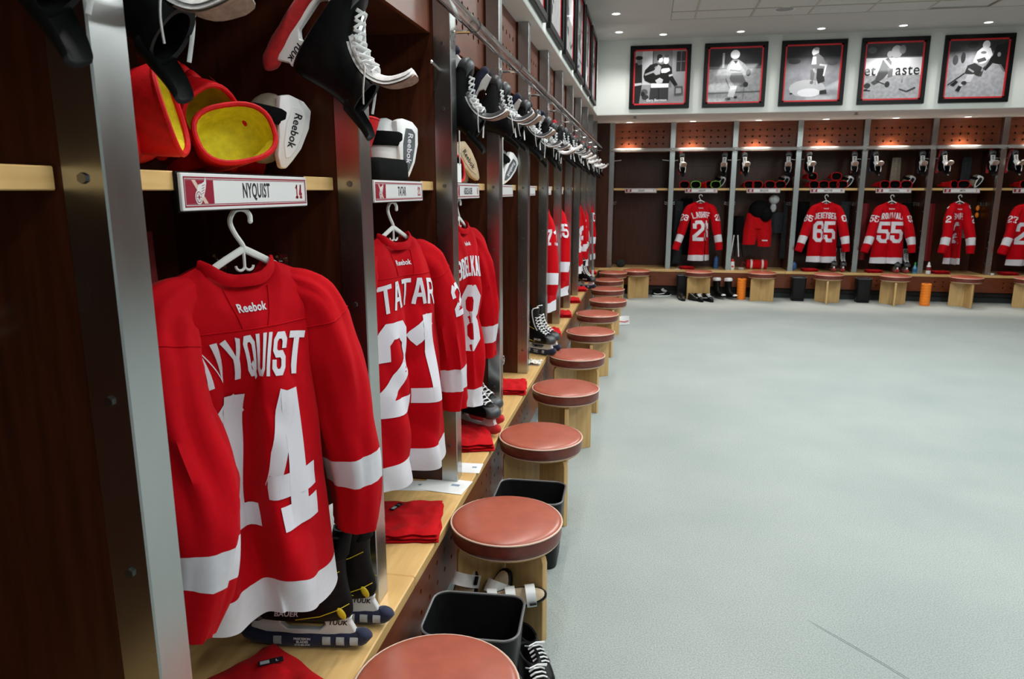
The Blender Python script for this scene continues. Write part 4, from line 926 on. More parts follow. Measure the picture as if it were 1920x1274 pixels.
for n, dx in ((1, 0.33), (2, 0.36), (3, 0.36), (4, 0.30), (5, 0.30)):
    pad('pale pad at the shelf right of the ' + BL[n], TR((XB0 + n*BB + (BB + PW)/2 + dx, YB + 0.30, SHT + 0.10), radians(-10), 0, radians(25)), 'white_plastic', 'black_cloth', 'black_cloth', '', 'pad_tan')
o = MB().loft([[(x*k, y*k, z) for x, y in rrect(0.15, 0.075, 0.03)] for z, k in ((0, 0.95), (0.01, 1.0), (0.06, 0.98), (0.075, 0.9))]).obj('black_pouch', 'black_cloth', None, smooth=True, ang=60)
o.location = (-0.165, 2.52, SHT); o.rotation_euler = (0, 0, radians(86)); tag(o, 'soft black folded pouch on the second left shelf', 'pouch')
for n, x, y, h in ((2, -0.055, 3.30, 0.085), (3, -0.06, 4.36, 0.10)):
    t = thing('paper_tag', 'blank white card propped above the name plate of the %s left stall' % ORD[n], 'card', (x, y, SHT), radians(90))
    MB().box((-0.036, -0.0006, 0), (0.036, 0.0006, h)).obj('card', 'paper', t)
    MB().tube([(0, -0.002, h - 0.006), (-0.008, -0.004, h + 0.10), (0.0, -0.002, h + 0.20)], 0.0035, 6).obj('hanging_lace', 'lace', t)

# ------------------------------------------------------------------ folded red cloths on the bench
def cloth(label, x, y, rz, w, d, h, seed, label_tag=True, group='folded red cloths'):
    t = thing('folded_cloth', label, 'cloth', (x, y, ZB + 0.001), rz, group)
    for k in range(3):
        z0 = h*k/3; e = 0.006*(2 - k)
        def top(a, c): 
            px, py = (a - 0.5)*w*(1 - 0.02*k), (c - 0.5)*d*(1 - 0.02*k)
            ed = min(a, 1 - a, c, 1 - c); f = sm(min(1, ed/0.10))
            px += 0.012*noise.noise(Vector((c*4, seed, k))); py += 0.012*noise.noise(Vector((a*4, seed + 4, k)))
            return (px, py, z0 + h/3*(0.35 + 0.65*f) + (0.010*noise.noise(Vector((a*5 + seed, c*5, k))) + 0.004*noise.noise(Vector((a*13, c*13 + seed, k))))*f)
        b = MB().grid(top, 22, 22)
        n0 = len(b.v)
        b.grid(lambda a, c: (top(a, c)[0], top(a, c)[1], max(0.0, z0 + 0.001)), 22, 22, True)
        b.obj('fold', 'red_cloth', t, smooth=True, ang=80)
    if label_tag:
        g = MB().box((-0.032, -0.011, 0), (0.032, 0.011, 0.0015)).obj('size_tag', 'ink', t); g.location = (-w*0.22, d*0.22, h + 0.006); g.rotation_euler = (0, 0, radians(62))
        m = MB().box((-0.028, -0.007, 0.0015), (-0.004, 0.007, 0.002)).obj('tag_print', 'pale_cloth', g)
        lettering('tag_lettering', 'L', 0.014, 'twill', g, lambda xx, zz: (0.016 + xx, zz, 0.0018))
    return t
cloth('folded red cloth with black size tag on the foreground bench', -0.125, 1.50, radians(-30), 0.32, 0.24, 0.045, 1)
cloth('folded red cloth with black size tag beside the second left stall jersey', -0.085, 2.53, radians(12), 0.26, 0.32, 0.038, 2)
cloth('folded red cloth on the bench under the third left stall jersey', -0.07, 3.52, radians(18), 0.22, 0.34, 0.045, 3, False)
cloth('folded red cloth on the bench of the fourth left stall', -0.04, 4.56, radians(8), 0.20, 0.30, 0.040, 4, False)
for n in (5, 6, 7, 8, 9, 10): cloth('folded red cloth on the bench of the %s left stall' % ORD[n], -0.02, bayc(n) - 0.05, radians(10), 0.18, 0.28, 0.040, n, False)
for n in (1, 3, 4, 5, 6): cloth('folded red cloth in the ' + BL[n], XB0 + n*BB + 0.36, YB + 0.06, 0.1, 0.24, 0.22, 0.045, 20 + n, False)
def sheet(label, x, y, rz, w, d, k):
    t = thing('paper_sheet', label, 'paper', (x, y, ZB + 0.0004 + 0.001*k), rz, 'papers on the bench')
    MB().box((-w/2, -d/2, 0), (w/2, d/2, 0.0008)).obj('sheet', 'paper', t)
    MB().box((w*0.12, d*0.02, 0.0008), (w*0.30, d*0.16, 0.0011)).obj('print', 'blue_print', t)
sheet('white envelope on the bench against the second left jersey hem', -0.19, 2.90, radians(8), 0.20, 0.11, 0)
sheet('white printed sheet overlapping an envelope on the bench by the second post', -0.045, 2.925, radians(-6), 0.21, 0.15, 1.5)
sheet('white envelope on the bench just past the second post', 0.01, 3.15, radians(3), 0.12, 0.12, 0)
o = MB().grid(lambda a, c: (0.12*(a - .5), 0.12*(c - .5), 0.012 + 0.03*abs(noise.noise(Vector((a*5, c*5, 1.3))))), 14, 14).grid(lambda a, c: (0.11*(a - .5), 0.11*(c - .5), 0.001), 4, 4, True).obj('crumpled_tissue', 'flesh_tissue', None, smooth=False)
o.location = (-0.0, 4.93 + 0.36, ZB); tag(o, 'crumpled pale tissue on the bench edge in the fifth left stall', 'tissue')

# ------------------------------------------------------------------ items in the third and fourth left stalls
t = thing('red_shorts', 'red shorts with a small shield emblem hanging in the fourth left stall', 'shorts', (-0.20, 4.66, 0.50), radians(80))
MB().loft([[(interp([(0, 0.17), (0.5, 0.15), (1, 0.10)], q)*cos(a) + 0.01*sin(3*a + q*4), 0.05*sin(a), 0.5*q + 0.0) for a in [2*pi*k/28 for k in range(28)]] for q in [i/14 for i in range(15)]]).obj('cloth', 'red_cloth', t, smooth=True, ang=80)
g = MB().add([(0.085 + 0.030*cos(a), -0.055, 0.10 + 0.034*sin(a)) for a in [2*pi*k/18 for k in range(18)]], [tuple(range(18))]).obj('emblem_patch', 'pale_cloth', t)
MB().add([(0.085 + x*0.024, -0.0562, 0.10 + z*0.028) for x, z in ((-0.8, 0.75), (0, 0.95), (0.8, 0.75), (0.85, 0), (0.5, -0.55), (0, -0.95), (-0.5, -0.55), (-0.85, 0))], [tuple(range(8))]).obj('emblem_shield', 'ink', g)
MB().add([(0.085 + x*0.024, -0.0570, 0.10 + z*0.028) for x, z in ((-0.6, 0.45), (-0.3, 0.55), (0.6, -0.25), (0.35, -0.45))], [(0, 1, 2, 3)]).obj('emblem_stripe', 'pale_cloth', g)

# ------------------------------------------------------------------ shoes
SHOE = [(0.012, -0.045, 0.235, 0.036), (0.03, -0.050, 0.248, 0.043), (0.045, -0.052, 0.248, 0.044), (0.062, -0.050, 0.225, 0.042), (0.075, -0.048, 0.185, 0.039), (0.09, -0.046, 0.14, 0.036), (0.105, -0.047, 0.105, 0.034), (0.112, -0.048, 0.09, 0.033)]
def make_shoe(upper, sole, accent, laced):
    t = thing('shoe', 'x', 'shoe', group='pairs of shoes')
    MB().loft([foot_ring(z, xb, xf, w) for z, xb, xf, w in SHOE] + [foot_ring(0.110, -0.038, 0.078, 0.026), foot_ring(0.05, -0.03, 0.09, 0.024)]).obj('upper', upper, t, smooth=True, ang=70)
    MB().loft([foot_ring(z, xb, xf, w) for z, xb, xf, w in ((0.0, -0.050, 0.240, 0.041), (0.004, -0.055, 0.250, 0.046), (0.022, -0.055, 0.255, 0.047), (0.026, -0.052, 0.250, 0.045))]).obj('sole', sole, t, smooth=True, ang=60)
    if laced:
        b = MB()
        for i in range(5):
            q = i/4; x = lerp(0.165, 0.105, q); z = lerp(0.083, 0.108, q)
            b.tube([(x, -0.028, z - 0.008), (x + 0.004, -0.012, z + 0.004), (x + 0.004, 0.012, z + 0.004), (x, 0.028, z - 0.008)], (0.003, 0.004), 6)
        b.tube([(0.10, 0.0, 0.116), (0.12, 0.03, 0.122), (0.10, 0.04, 0.112), (0.098, 0.005, 0.116), (0.115, -0.03, 0.120), (0.098, -0.038, 0.112)], 0.003, 6)
        b.obj('laces', accent, t, smooth=True)
    for s in (-1, 1): MB().tube([(-0.03, s*0.039, 0.06), (0.03, s*0.0445, 0.045), (0.10, s*0.0445, 0.055), (0.15, s*0.042, 0.062)], (0.006, 0.002), 6).obj('side_stripe', accent, t, smooth=True)
    return t
def make_slide(m, strap):
    t = thing('sandal', 'x', 'sandal', group='slide sandals')
    MB().loft([foot_ring(z, xb, xf, w) for z, xb, xf, w in ((0.0, -0.05, 0.225, 0.044), (0.008, -0.055, 0.235, 0.048), (0.026, -0.055, 0.235, 0.048), (0.030, -0.05, 0.228, 0.045))]).obj('footbed', m, t, smooth=True, ang=60)
    MB().loft([[(x, 0.050*cos(a)*f, 0.02 + 0.055*sin(a)*g) for a in [pi*k/12 for k in range(13)]] + [(x, 0.046*cos(a)*f, 0.02 + 0.050*sin(a)*g) for a in [pi*(12 - k)/12 for k in range(13)]] for x, f, g in ((0.075, 1, 1.05), (0.12, 1, 1.0), (0.165, 0.97, 0.82))]).obj('strap', strap, t, smooth=True, ang=60)
    return t
sh_dress = make_shoe('shoe_black', 'rubber', 'shoe_black', False); sh_run = make_shoe('boot', 'rubber', 'lace', True); sh_white = make_shoe('black_cloth', 'sole_white', 'sole_white', True); sh_red = make_shoe('sole_white', 'sole_white', 'mat_red', True)
sl_blue = make_slide('grey_plastic', 'blue_print')
place(sh_run, 'black running shoe with white laces on the floor right of the nearest bin, nearer one', TR((0.43, 2.30, 0), radians(-62)))
place(sh_run, 'black running shoe with white laces on the floor right of the nearest bin, farther one', TR((0.40, 2.42, 0), radians(-58)))
place(sl_blue, 'blue grey sandal peeking out behind the third nearest stool, left one', TR((0.08, 4.05, 0), radians(80)))
place(sl_blue, 'blue grey sandal peeking out behind the third nearest stool, right one', TR((0.22, 4.08, 0), radians(84)))
place(sh_red, 'white and red sneaker on the carpet beside the eighth nearest stool', TR((0.60, 9.5, 0), radians(200)))
place(sh_white, 'black and white sneaker under the back bench beside a bin, front one', TR((1.02, 12.20, 0), radians(8)))
place(sh_white, 'black and white sneaker under the back bench beside a bin, rear one', TR((1.04, 12.32, 0), radians(4)))
place(sh_dress, 'polished black dress shoe in front of a back bin, left one', TR((1.42, 11.98, 0), radians(-78)))
place(sh_dress, 'polished black dress shoe in front of a back bin, right one', TR((1.56, 11.97, 0), radians(-55)))
place(sh_run, 'black shoe in front of the second back stool, left one', TR((1.67, 11.90, 0), radians(-70)))
place(sh_run, 'black shoe in front of the second back stool, right one', TR((1.80, 11.91, 0), radians(-62)))
def boot(label, M):
    t = thing('tall_boot', label, 'boot', M=M, group='tall black and white boots')
    MB().loft([foot_ring(z, xb, xf, w) for z, xb, xf, w in SHOE[:6]] + [foot_ring(z, -0.05, xf, w) for z, xf, w in ((0.12, 0.09, 0.043), (0.18, 0.075, 0.046), (0.26, 0.08, 0.052), (0.30, 0.085, 0.055))]).obj('shaft', 'boot', t, smooth=True, ang=70)
    MB().loft([foot_ring(z, xb, xf, w) for z, xb, xf, w in ((0.285, -0.055, 0.09, 0.058), (0.31, -0.058, 0.098, 0.060), (0.335, -0.05, 0.085, 0.052), (0.34, -0.03, 0.06, 0.03))]).obj('cuff', 'white_plastic', t, smooth=True, ang=70)
    MB().ell((0.20, 0, 0.05), (0.05, 0.036, 0.022), 12, 8).obj('toe_patch', 'white_plastic', t, smooth=True)
boot('tall black boot with white cuff beside the second back stool, left one', TR((2.02, 12.22, 0), radians(-62), 0, radians(-6)))
boot('tall black boot with white cuff beside the second back stool, right one', TR((2.20, 12.20, 0), radians(-62), 0, radians(-6)))

# pale gloves and sandals behind the nearest bin
def strap_sandal(label, M):
    t = thing('sports_sandal', label, 'sandal', M=M, group='white strapped sandals')
    MB().loft([foot_ring(z, xb, xf, w) for z, xb, xf, w in ((0.0, -0.05, 0.215, 0.042), (0.006, -0.055, 0.225, 0.046), (0.024, -0.055, 0.225, 0.046), (0.028, -0.05, 0.218, 0.043))]).obj('sole', 'boot', t, smooth=True, ang=60)
    MB().loft([foot_ring(z, xb, xf, w) for z, xb, xf, w in ((0.0285, -0.048, 0.214, 0.041), (0.032, -0.046, 0.210, 0.039))]).obj('footbed', 'beige', t, smooth=True, ang=60)
    for x, h in ((0.15, 0.075), (0.06, 0.095), (-0.02, 0.11)):
        MB().loft([[(x + dx, 0.050*cos(a), 0.015 + h*sin(a)*g) for a in [pi*k/14 for k in range(15)]] + [(x + dx, 0.044*cos(a), 0.015 + (h - 0.006)*sin(a)*g) for a in [pi*(14 - k)/14 for k in range(15)]] for dx, g in ((-0.022, 1.0), (0.022, 0.92))]).obj('strap', 'white_plastic', t, smooth=True, ang=60)
    MB().box((0.14, -0.052, 0.04), (0.17, -0.047, 0.06)).obj('strap_tab', 'boot', t)
strap_sandal('white strapped sandal propped up behind the nearest bin, left one', TR((0.13, 2.50, 0.06), radians(75), 0, radians(-62), 1.1))
strap_sandal('white strapped sandal propped up behind the nearest bin, right one', TR((0.25, 2.47, 0.05), radians(65), 0, radians(-55), 1.1))
strap_sandal('white and black sandal lying on top of the bin edge behind the nearest stool', TR((0.29, 2.46, 0.19), radians(20), radians(40), radians(-8), 0.85))

# ------------------------------------------------------------------ foam rollers, bottles and small things of the back row
for x, y, lb in ((2.40, 12.14, 'beside the tall black boots'), (5.12, 11.98, 'between the stools of the 55 and number 2 jerseys')):
    t = thing('foam_roller', 'orange foam roller standing on end ' + lb, 'foam roller', (x, y, 0), 0, 'orange foam rollers')
    MB().lathe([(0.03, 0.002), (0.068, 0.0), (0.072, 0.004)] + [(0.072 - (0.004 if i % 4 == 0 else 0), 0.01 + 0.0102*i) for i in range(32)] + [(0.072, 0.336), (0.068, 0.34), (0.03, 0.338)], 28).obj('foam', 'orange_foam', t, smooth=True, ang=50)
    MB().lathe([(0.03, 0.3385), (0.029, 0.3387), (0.001, 0.3388)], 20).obj('core', 'rubber', t, smooth=True)
def bottle(label, loc, prof, m, capm, capz, r):
    t = thing('bottle', label, 'bottle', loc, 0, 'bottles on the back bench')
    MB().lathe(prof, 18).obj('body', m, t, smooth=True, ang=50)
    MB().lathe([(r, capz), (r*1.02, capz + 0.002), (r, capz + 0.022), (r*0.6, capz + 0.03), (r*0.4, capz + 0.045), (0.001, capz + 0.046)], 16).obj('cap', capm, t, smooth=True, ang=50)
    return t
t = bottle('small blue drink bottle on the back bench right of the 55 jersey', (5.07, YB - 0.01, ZB), [(0.03, 0), (0.034, 0.004), (0.034, 0.085), (0.028, 0.10), (0.014, 0.125), (0.012, 0.14)], 'cyan_liquid', 'green', 0.138, 0.015)
MB().lathe([(0.0345, 0.03), (0.0348, 0.031), (0.0348, 0.075), (0.0345, 0.076)], 18, cap=False).obj('wrapper', 'blue', t, smooth=True)
t = bottle('white squeeze bottle with dark red wrap in front of a back post', (5.26, YB - 0.045, ZB), [(0.034, 0), (0.037, 0.004), (0.036, 0.05), (0.031, 0.07), (0.034, 0.10), (0.030, 0.13), (0.018, 0.15)], 'white_plastic', 'white_plastic', 0.15, 0.018)
MB().lathe([(0.0375, 0.06), (0.0340, 0.068), (0.0352, 0.10), (0.033, 0.115)], 18, cap=False).obj('wrapper', 'dark_red', t, smooth=True)
t = bottle('white squeeze bottle with red cap on the back bench left of the pants stall', (2.27, YB + 0.05, ZB), [(0.034, 0), (0.037, 0.004), (0.037, 0.09), (0.031, 0.10), (0.036, 0.12), (0.03, 0.14)], 'white_plastic', 'mat_red', 0.138, 0.030)
MB().ell((0.0, -0.034, 0.06), (0.018, 0.006, 0.018), 12, 8).obj('round_mark', 'mat_red', t, smooth=True)
t = bottle('tall dark blue bottle in the back stall of the 23 jersey', (2.02, YB + 0.22, ZB), [(0.035, 0), (0.038, 0.004), (0.038, 0.16), (0.03, 0.19), (0.02, 0.21)], 'blue', 'ink', 0.208, 0.024)
o = MB().lathe([(0.03, 0), (0.045, 0.003), (0.05, 0.03), (0.047, 0.03), (0.02, 0.006)], 20).obj('small_bowl', 'pale_cloth', None, smooth=True); o.location = (2.42, YB + 0.12, ZB); tag(o, 'small pale bowl beside the red capped bottle on the back bench', 'bowl')
o = MB().lathe([(0.024, 0), (0.026, 0.002), (0.026, 0.028), (0.024, 0.03)], 20).obj('tape_roll', 'felt', None, smooth=True, ang=50); o.location = (6.19, YB - 0.04, ZB); tag(o, 'small white tape roll at the foot of a back post near the right edge', 'tape')
o = MB().ell((0, 0, 0.065), (0.085, 0.07, 0.068), 18, 12).obj('face_mask', 'grey_cloth', None, smooth=True); o.location = (0.42, YB + 0.18, ZB); tag(o, 'dark rounded mask lying on the bench of the empty corner stall', 'mask')
o = MB().ell((0, 0, 0.07), (0.045, 0.03, 0.07), 14, 10).obj('blue_sponge', 'blue', None, smooth=True); o.location = (3.27, YB + 0.16, ZB); tag(o, 'blue oval object standing in the back stall of the 65 jersey', 'sponge')
for i, (x, lb) in enumerate(((1.43, 'left of the folded cloth under the 23 jersey'),)):
    t = thing('paper_sheet', 'white paper on the back bench ' + lb, 'paper', (x, YB + 0.02, ZB + 0.001), 0.2, 'papers on the bench'); MB().box((-0.10, -0.06, 0), (0.10, 0.06, 0.0015)).obj('sheet', 'paper', t)
t = thing('duffel_bag', 'small red bag with white straps on the bench of the pants stall', 'bag', (2.69, YB + 0.27, ZB))
MB().loft([[(x, 0.075*cos(a), 0.08 + f*0.078*sin(a)) for a in [2*pi*k/20 for k in range(20)]] for x, f in ((-0.165, 0.85), (-0.16, 1), (0.16, 1), (0.165, 0.85))]).obj('body', 'red_cloth', t, smooth=True, ang=60)
for s in (-0.09, 0.09): MB().loft([[(x, 0.078*cos(a), 0.08 + 0.081*sin(a)) for a in [2*pi*k/20 for k in range(20)]] for x in (s - 0.016, s + 0.016)], False).obj('strap', 'felt', t, smooth=True)
MB().tube(catmull([(-0.17, 0, 0.08), (-0.23, -0.02, 0.11), (-0.25, -0.02, 0.02)], 5), 0.006, 6).obj('handle', 'dark_red', t, smooth=True)
# pants, helmet, cap and striped strip of the third back stall
t = thing('hockey_pants', 'red padded hockey pants hanging in the back row below a black helmet', 'pants', (2.66, YB + 0.22, 0.86))
for s in (-1, 1):
    MB().loft([[(s*interp([(0, 0.125), (0.6, 0.105), (1, 0.085)], q) + interp([(0, 0.105), (0.5, 0.115), (1, 0.105)], q)*cos(a) + (0.008*sin(5*a + q*3)), 0.075*sin(a), lerp(0.0 if s < 0 else -0.03, 0.46, q)) for a in [2*pi*k/24 for k in range(24)]] for q in [i/10 for i in range(11)]]).obj('leg', 'red_cloth', t, smooth=True, ang=80)
MB().loft([[(interp([(0, 0.185), (0.5, 0.20), (1, 0.185)], q)*cos(a), 0.085*sin(a), lerp(0.30, 0.52, q) + 0.03*(1 - q)*cos(2*a)) for a in [2*pi*k/28 for k in range(28)]] for q in [i/6 for i in range(7)]]).obj('waist', 'red_cloth', t, smooth=True, ang=80)
MB().box((0.07, -0.082, 0.065), (0.16, -0.078, 0.085)).obj('brand_strip', 'felt', t)
o = MB().ell((0, 0, 0), (0.165, 0.13, 0.155), 22, 14).ell((0.10, -0.06, -0.08), (0.10, 0.10, 0.12), 18, 12).obj('helmet', 'black_cloth', None, smooth=True); o.location = (2.665, YB + 0.20, 1.44); tag(o, 'large black rounded helmet hanging in front of the red hockey pants', 'helmet')
t = thing('white_cap', 'white cap hanging on a hook right of the black helmet', 'cap', (2.90, YB + 0.28, 1.50))
MB().ell((0, 0, 0.10), (0.085, 0.075, 0.075), 18, 12).obj('crown', 'pale_cloth', t, smooth=True); MB().ell((-0.005, -0.01, -0.03), (0.048, 0.03, 0.075), 14, 10).obj('peak', 'pale_cloth', t, smooth=True)
def hang_cloth(name, label, cat, loc, w, d, h, m, rz=0, seed=0, group=None, taper=0.8):
    t = thing(name, label, cat, loc, rz, group)
    MB().loft([[(w/2*lerp(1, taper, q)*cos(a)*(1 + 0.12*sin(5*a + seed)), d/2*sin(a)*(1 + 0.2*sin(4*a + seed*2)), lerp(0, h, q)) for a in [2*pi*k/30 for k in range(30)]] for q in [i/10 for i in range(11)]]).obj('cloth', m, t, smooth=True, ang=80)
    MB().tube([(0, 0, h - 0.01), (0, 0, h + 0.03), (0, 0.02, h + 0.04)], 0.004, 6).obj('loop', 'black_cloth', t)
hang_cloth('grey_trousers', 'dark grey trousers hanging at the right of the red pants stall', 'trousers', (3.13, YB + 0.40, 0.62), 0.14, 0.09, 0.92, 'grey_cloth', seed=1)
hang_cloth('grey_trousers', 'dark grey clothes hanging at the left of the 23 jersey', 'trousers', (1.36, YB + 0.33, 0.52), 0.17, 0.12, 1.05, 'grey_cloth', seed=2)
hang_cloth('black_jacket', 'black jacket hanging behind the 23 jersey', 'jacket', (1.50, YB + 0.42, 0.66), 0.22, 0.12, 0.95, 'black_cloth', seed=3)
hang_cloth('shoulder_pads', 'pale grey pads hanging behind the black helmet', 'pads', (2.97, YB + 0.38, 1.05), 0.20, 0.12, 0.34, 'grey_cloth', seed=4, taper=1.15)
hang_cloth('black_clothes', 'black padded clothes hanging left of the red pants', 'clothes', (2.36, YB + 0.30, 0.88), 0.20, 0.14, 0.45, 'black_cloth', seed=5)
hang_cloth('grey_shirt', 'pale shirt hanging behind the right side of the 65 jersey', 'shirt', (4.04, YB + 0.38, 0.85), 0.22, 0.10, 0.72, 'grey_cloth', seed=6)
hang_cloth('black_jacket', 'black jacket hanging behind the left side of the 65 jersey', 'jacket', (3.40, YB + 0.42, 0.72), 0.22, 0.14, 0.85, 'black_cloth', seed=7)
hang_cloth('black_jacket', 'black clothes hanging right of the 55 jersey', 'jacket', (4.98, YB + 0.38, 0.70), 0.18, 0.12, 0.85, 'black_cloth', seed=8)
hang_cloth('dark_red_shirt', 'dark red shirt hanging left of the number 55 jersey', 'shirt', (4.345, YB + 0.42, 0.62), 0.18, 0.10, 0.92, 'dark_red', seed=9)
hang_cloth('dark_red_shirt', 'dark red shirt hanging left of the narrow jersey', 'shirt', (5.34, YB + 0.42, 0.62), 0.18, 0.10, 0.92, 'dark_red', seed=10)
hang_cloth('grey_shirt', 'pale cloth hanging right behind the narrow jersey', 'shirt', (5.84, YB + 0.36, 1.00), 0.16, 0.10, 0.52, 'pale_cloth', seed=11)
t = thing('striped_straps', 'black and white striped straps hanging beside the left post of the pants stall', 'straps', (2.33, YB + 0.14, 0.66))
for k in range(4): MB().loft([[(0.03*k - 0.05 + 0.10*(1 - q) * (k - 1)*0.35 + dx, dy, 0.36*q) for dx, dy in ((-0.009, -0.003), (0.009, -0.003), (0.009, 0.003), (-0.009, 0.003))] for q in (0, 0.5, 1)]).obj('strap', 'felt' if k % 2 == 0 else 'black_cloth', t)
for i, z in enumerate((1.36, 1.47)):
    o = MB().ell((0, 0, 0), (0.028, 0.02, 0.045), 12, 8).obj('orange_strap', 'orange_foam', None, smooth=True); o.location = (6.06, YB + 0.45, z); tag(o, 'small orange strap on the back wall of the number 2 stall, %s one' % ('lower' if i == 0 else 'upper'), 'strap', 'orange straps')
# brown ties of the fifth stall shelf
for n, dx in ((4, 0.10), (5, 0.16)):
    hang_cloth('brown_sock', 'dim sock hanging above the shelf of the ' + BL[n], 'sock', (XB0 + n*BB + (BB + PW)/2 + dx, YB + 0.40, SHT + 0.06), 0.15, 0.06, 0.42, 'pad_tan' if n == 4 else 'grey_cloth', seed=n, group='socks hanging above the shelf')
# hockey stick leaning on the far left bench
t = thing('hockey_stick', 'dark hockey stick leaning against the far end of the left bench', 'stick', (0, 0, 0))
a_, b_ = Vector((0.125, 10.14, 0.03)), Vector((0.02, 10.93, 1.42))
MB().tube([a_, a_.lerp(b_, 0.5), b_], (0.011, 0.015), 4).obj('shaft', 'grey_plastic', t)
MB().tube([a_.lerp(b_, 0.30), a_.lerp(b_, 0.42)], (0.0115, 0.0155), 4).obj('print_band', 'pale_cloth', t)
MB().loft([[a_ + Vector((dx*0.02 + 0.02*q, -0.25*q, 0.02 + dz*0.035)) for dx, dz in ((-0.25, -1), (0.25, -1), (0.25, 1), (-0.25, 1))] for q in (0, 0.5, 1)]).obj('blade', 'rubber', t)
# dark boot inside the first stall, behind the foreground jersey
hang_cloth('red_garment', 'dim dark red garment hanging deep inside the foreground stall', 'clothes', (-0.47, 1.52, 0.85), 0.30, 0.12, 0.80, 'dark_red', radians(80), 12)

# ------------------------------------------------------------------ framed photographs
PH, PV = 0.43, 0.435
print_mat('bg_room', (0.36, 0.36, 0.38), (0.30, 0.30, 0.32), 0.0, 0.3, 0.23, 5)
print_mat('bg_rink', (0.015, 0.015, 0.017), (0.30, 0.30, 0.32), 0.10, 0.03, 0.27, 26)
print_mat('bg_dark', (0.006, 0.006, 0.008), (0.36, 0.36, 0.40), 0.06, 0.16, 0.23, 9)
print_mat('bg_board', (0.03, 0.03, 0.033), (0.45, 0.45, 0.48), 0.17, 0.02, 0.25, 22)
print_mat('bg_crowd', (0.03, 0.03, 0.033), (0.42, 0.42, 0.46), 0.18, 0.05, 0.25, 20)
print_mat('bg_grey', (0.25, 0.25, 0.26), (0.45, 0.45, 0.46), 0.0, 0.2, 0.23, 12)
def framed(label, loc, rz, bg, figs, texts=()):
    t = thing('framed_photograph', label, 'picture', loc, rz, 'framed black and white photographs')
    fw = 0.052
    b = MB()
    for lo, hi in (((-PH, -PV), (PH, -PV + fw)), ((-PH, PV - fw), (PH, PV)), ((-PH, -PV + fw), (-PH + fw, PV - fw)), ((PH - fw, -PV + fw), (PH, PV - fw))): b.box((lo[0], -0.035, lo[1]), (hi[0], 0, hi[1]))
    b.obj('frame', 'frame_black', t, bevel=0.003)
    mw = 0.022; w, h = PH - fw, PV - fw
    b = MB()
    for lo, hi in (((-w, -h), (w, -h + mw)), ((-w, h - mw), (w, h)), ((-w, -h), (-w + mw, h)), ((w - mw, -h), (w, h))): b.box((lo[0], -0.014, lo[1]), (hi[0], -0.004, hi[1]))
    b.obj('mount', 'mat_red', t)
    pw_, ph_ = w - mw, h - mw
    p = MB().box((-pw_, -0.010, -ph_), (pw_, -0.004, ph_)).obj('print', bg, t)
    for k, (g, pts) in enumerate(figs):
        q = [(max(-pw_, min(pw_, (u*2 - 1)*pw_)), -0.0102 - 0.0002*k, max(-ph_, min(ph_, (v*2 - 1)*ph_))) for u, v in pts]
        MB().add(q, [tuple(range(len(q)))]).obj('print_figure', 'print_%d' % g, p)
    for txt, u, v, sz, m in texts:
        lettering('print_lettering', txt, sz, m, p, flat(((u*2 - 1)*pw_, -0.0145, (v*2 - 1)*ph_), (1, 0, 0), (0, 0, 1)), 0.9, 0.001)
    return t
def el(u, v, a, b, n=14): return [(u + a*cos(2*pi*k/n), v + b*sin(2*pi*k/n)) for k in range(n)]
def ln(u0, v0, u1, v1, w):
    d = Vector((u1 - u0, v1 - v0)).normalized(); n = Vector((-d.y, d.x))*w/2
    return [(u0 + n.x, v0 + n.y), (u0 - n.x, v0 - n.y), (u1 - n.x, v1 - n.y), (u1 + n.x, v1 + n.y)]
F1 = [(68, [(.14, .36), (.345, .36), (.345, 1), (.14, 1)]), (1, ln(.355, .2, .355, 1, .016)), (35, [(.365, .3), (.74, .3), (.74, 1), (.365, 1)]), (12, [(.82, .60), (1, .60), (1, .98), (.82, .98)]), (35, ln(.82, .79, 1, .79, .015)), (35, ln(.91, .6, .91, .98, .015)),
      (5, [(0, 0), (.10, 0), (.15, .40), (.14, .74), (.08, .80), (0, .78)]), (35, el(.085, .80, .05, .06)), (1, el(.075, .875, .075, .04)), (68, [(0, .34), (.14, .36), (.14, .40), (0, .39)]), (22, el(.20, .22, .07, .06)), (12, el(.22, .12, .07, .05)), (5, el(.17, .18, .04, .05)),
      (12, [(.30, .06), (.68, .06), (.68, .32), (.32, .32)]), (5, ln(.49, .06, .49, .3, .02)),
      (1, [(.17, .52), (.20, .64), (.30, .74), (.42, .77), (.52, .74), (.52, .40), (.33, .38), (.20, .44)]), (50, ln(.20, .55, .40, .62, .035)), (35, ln(.40, .70, .50, .60, .05)),
      (1, [(.52, .74), (.64, .76), (.73, .68), (.75, .52), (.86, .35), (.80, .32), (.70, .44), (.68, .37), (.33, .37), (.42, .58)]), (85, [(.33, .30), (.68, .30), (.68, .375), (.33, .385)]), (85, [(.52, .64), (.55, .66), (.68, .67), (.70, .62), (.62, .58), (.53, .58)]), (50, [(.36, .60), (.46, .74), (.52, .70), (.50, .56), (.42, .54)]), (68, [(.41, .44), (.50, .49), (.57, .45), (.55, .39), (.45, .38)]), (68, ln(.68, .52, .75, .54, .035)),
      (85, el(.50, .83, .05, .055)), (1, el(.485, .895, .055, .04)), (1, el(.455, .86, .025, .05)), (85, el(.615, .82, .055, .075)), (22, el(.62, .895, .05, .03)), (22, [(.80, .14), (.97, .16), (.96, .32), (.80, .32)]), (50, [(.83, .18), (.94, .19), (.93, .28), (.83, .28)])]
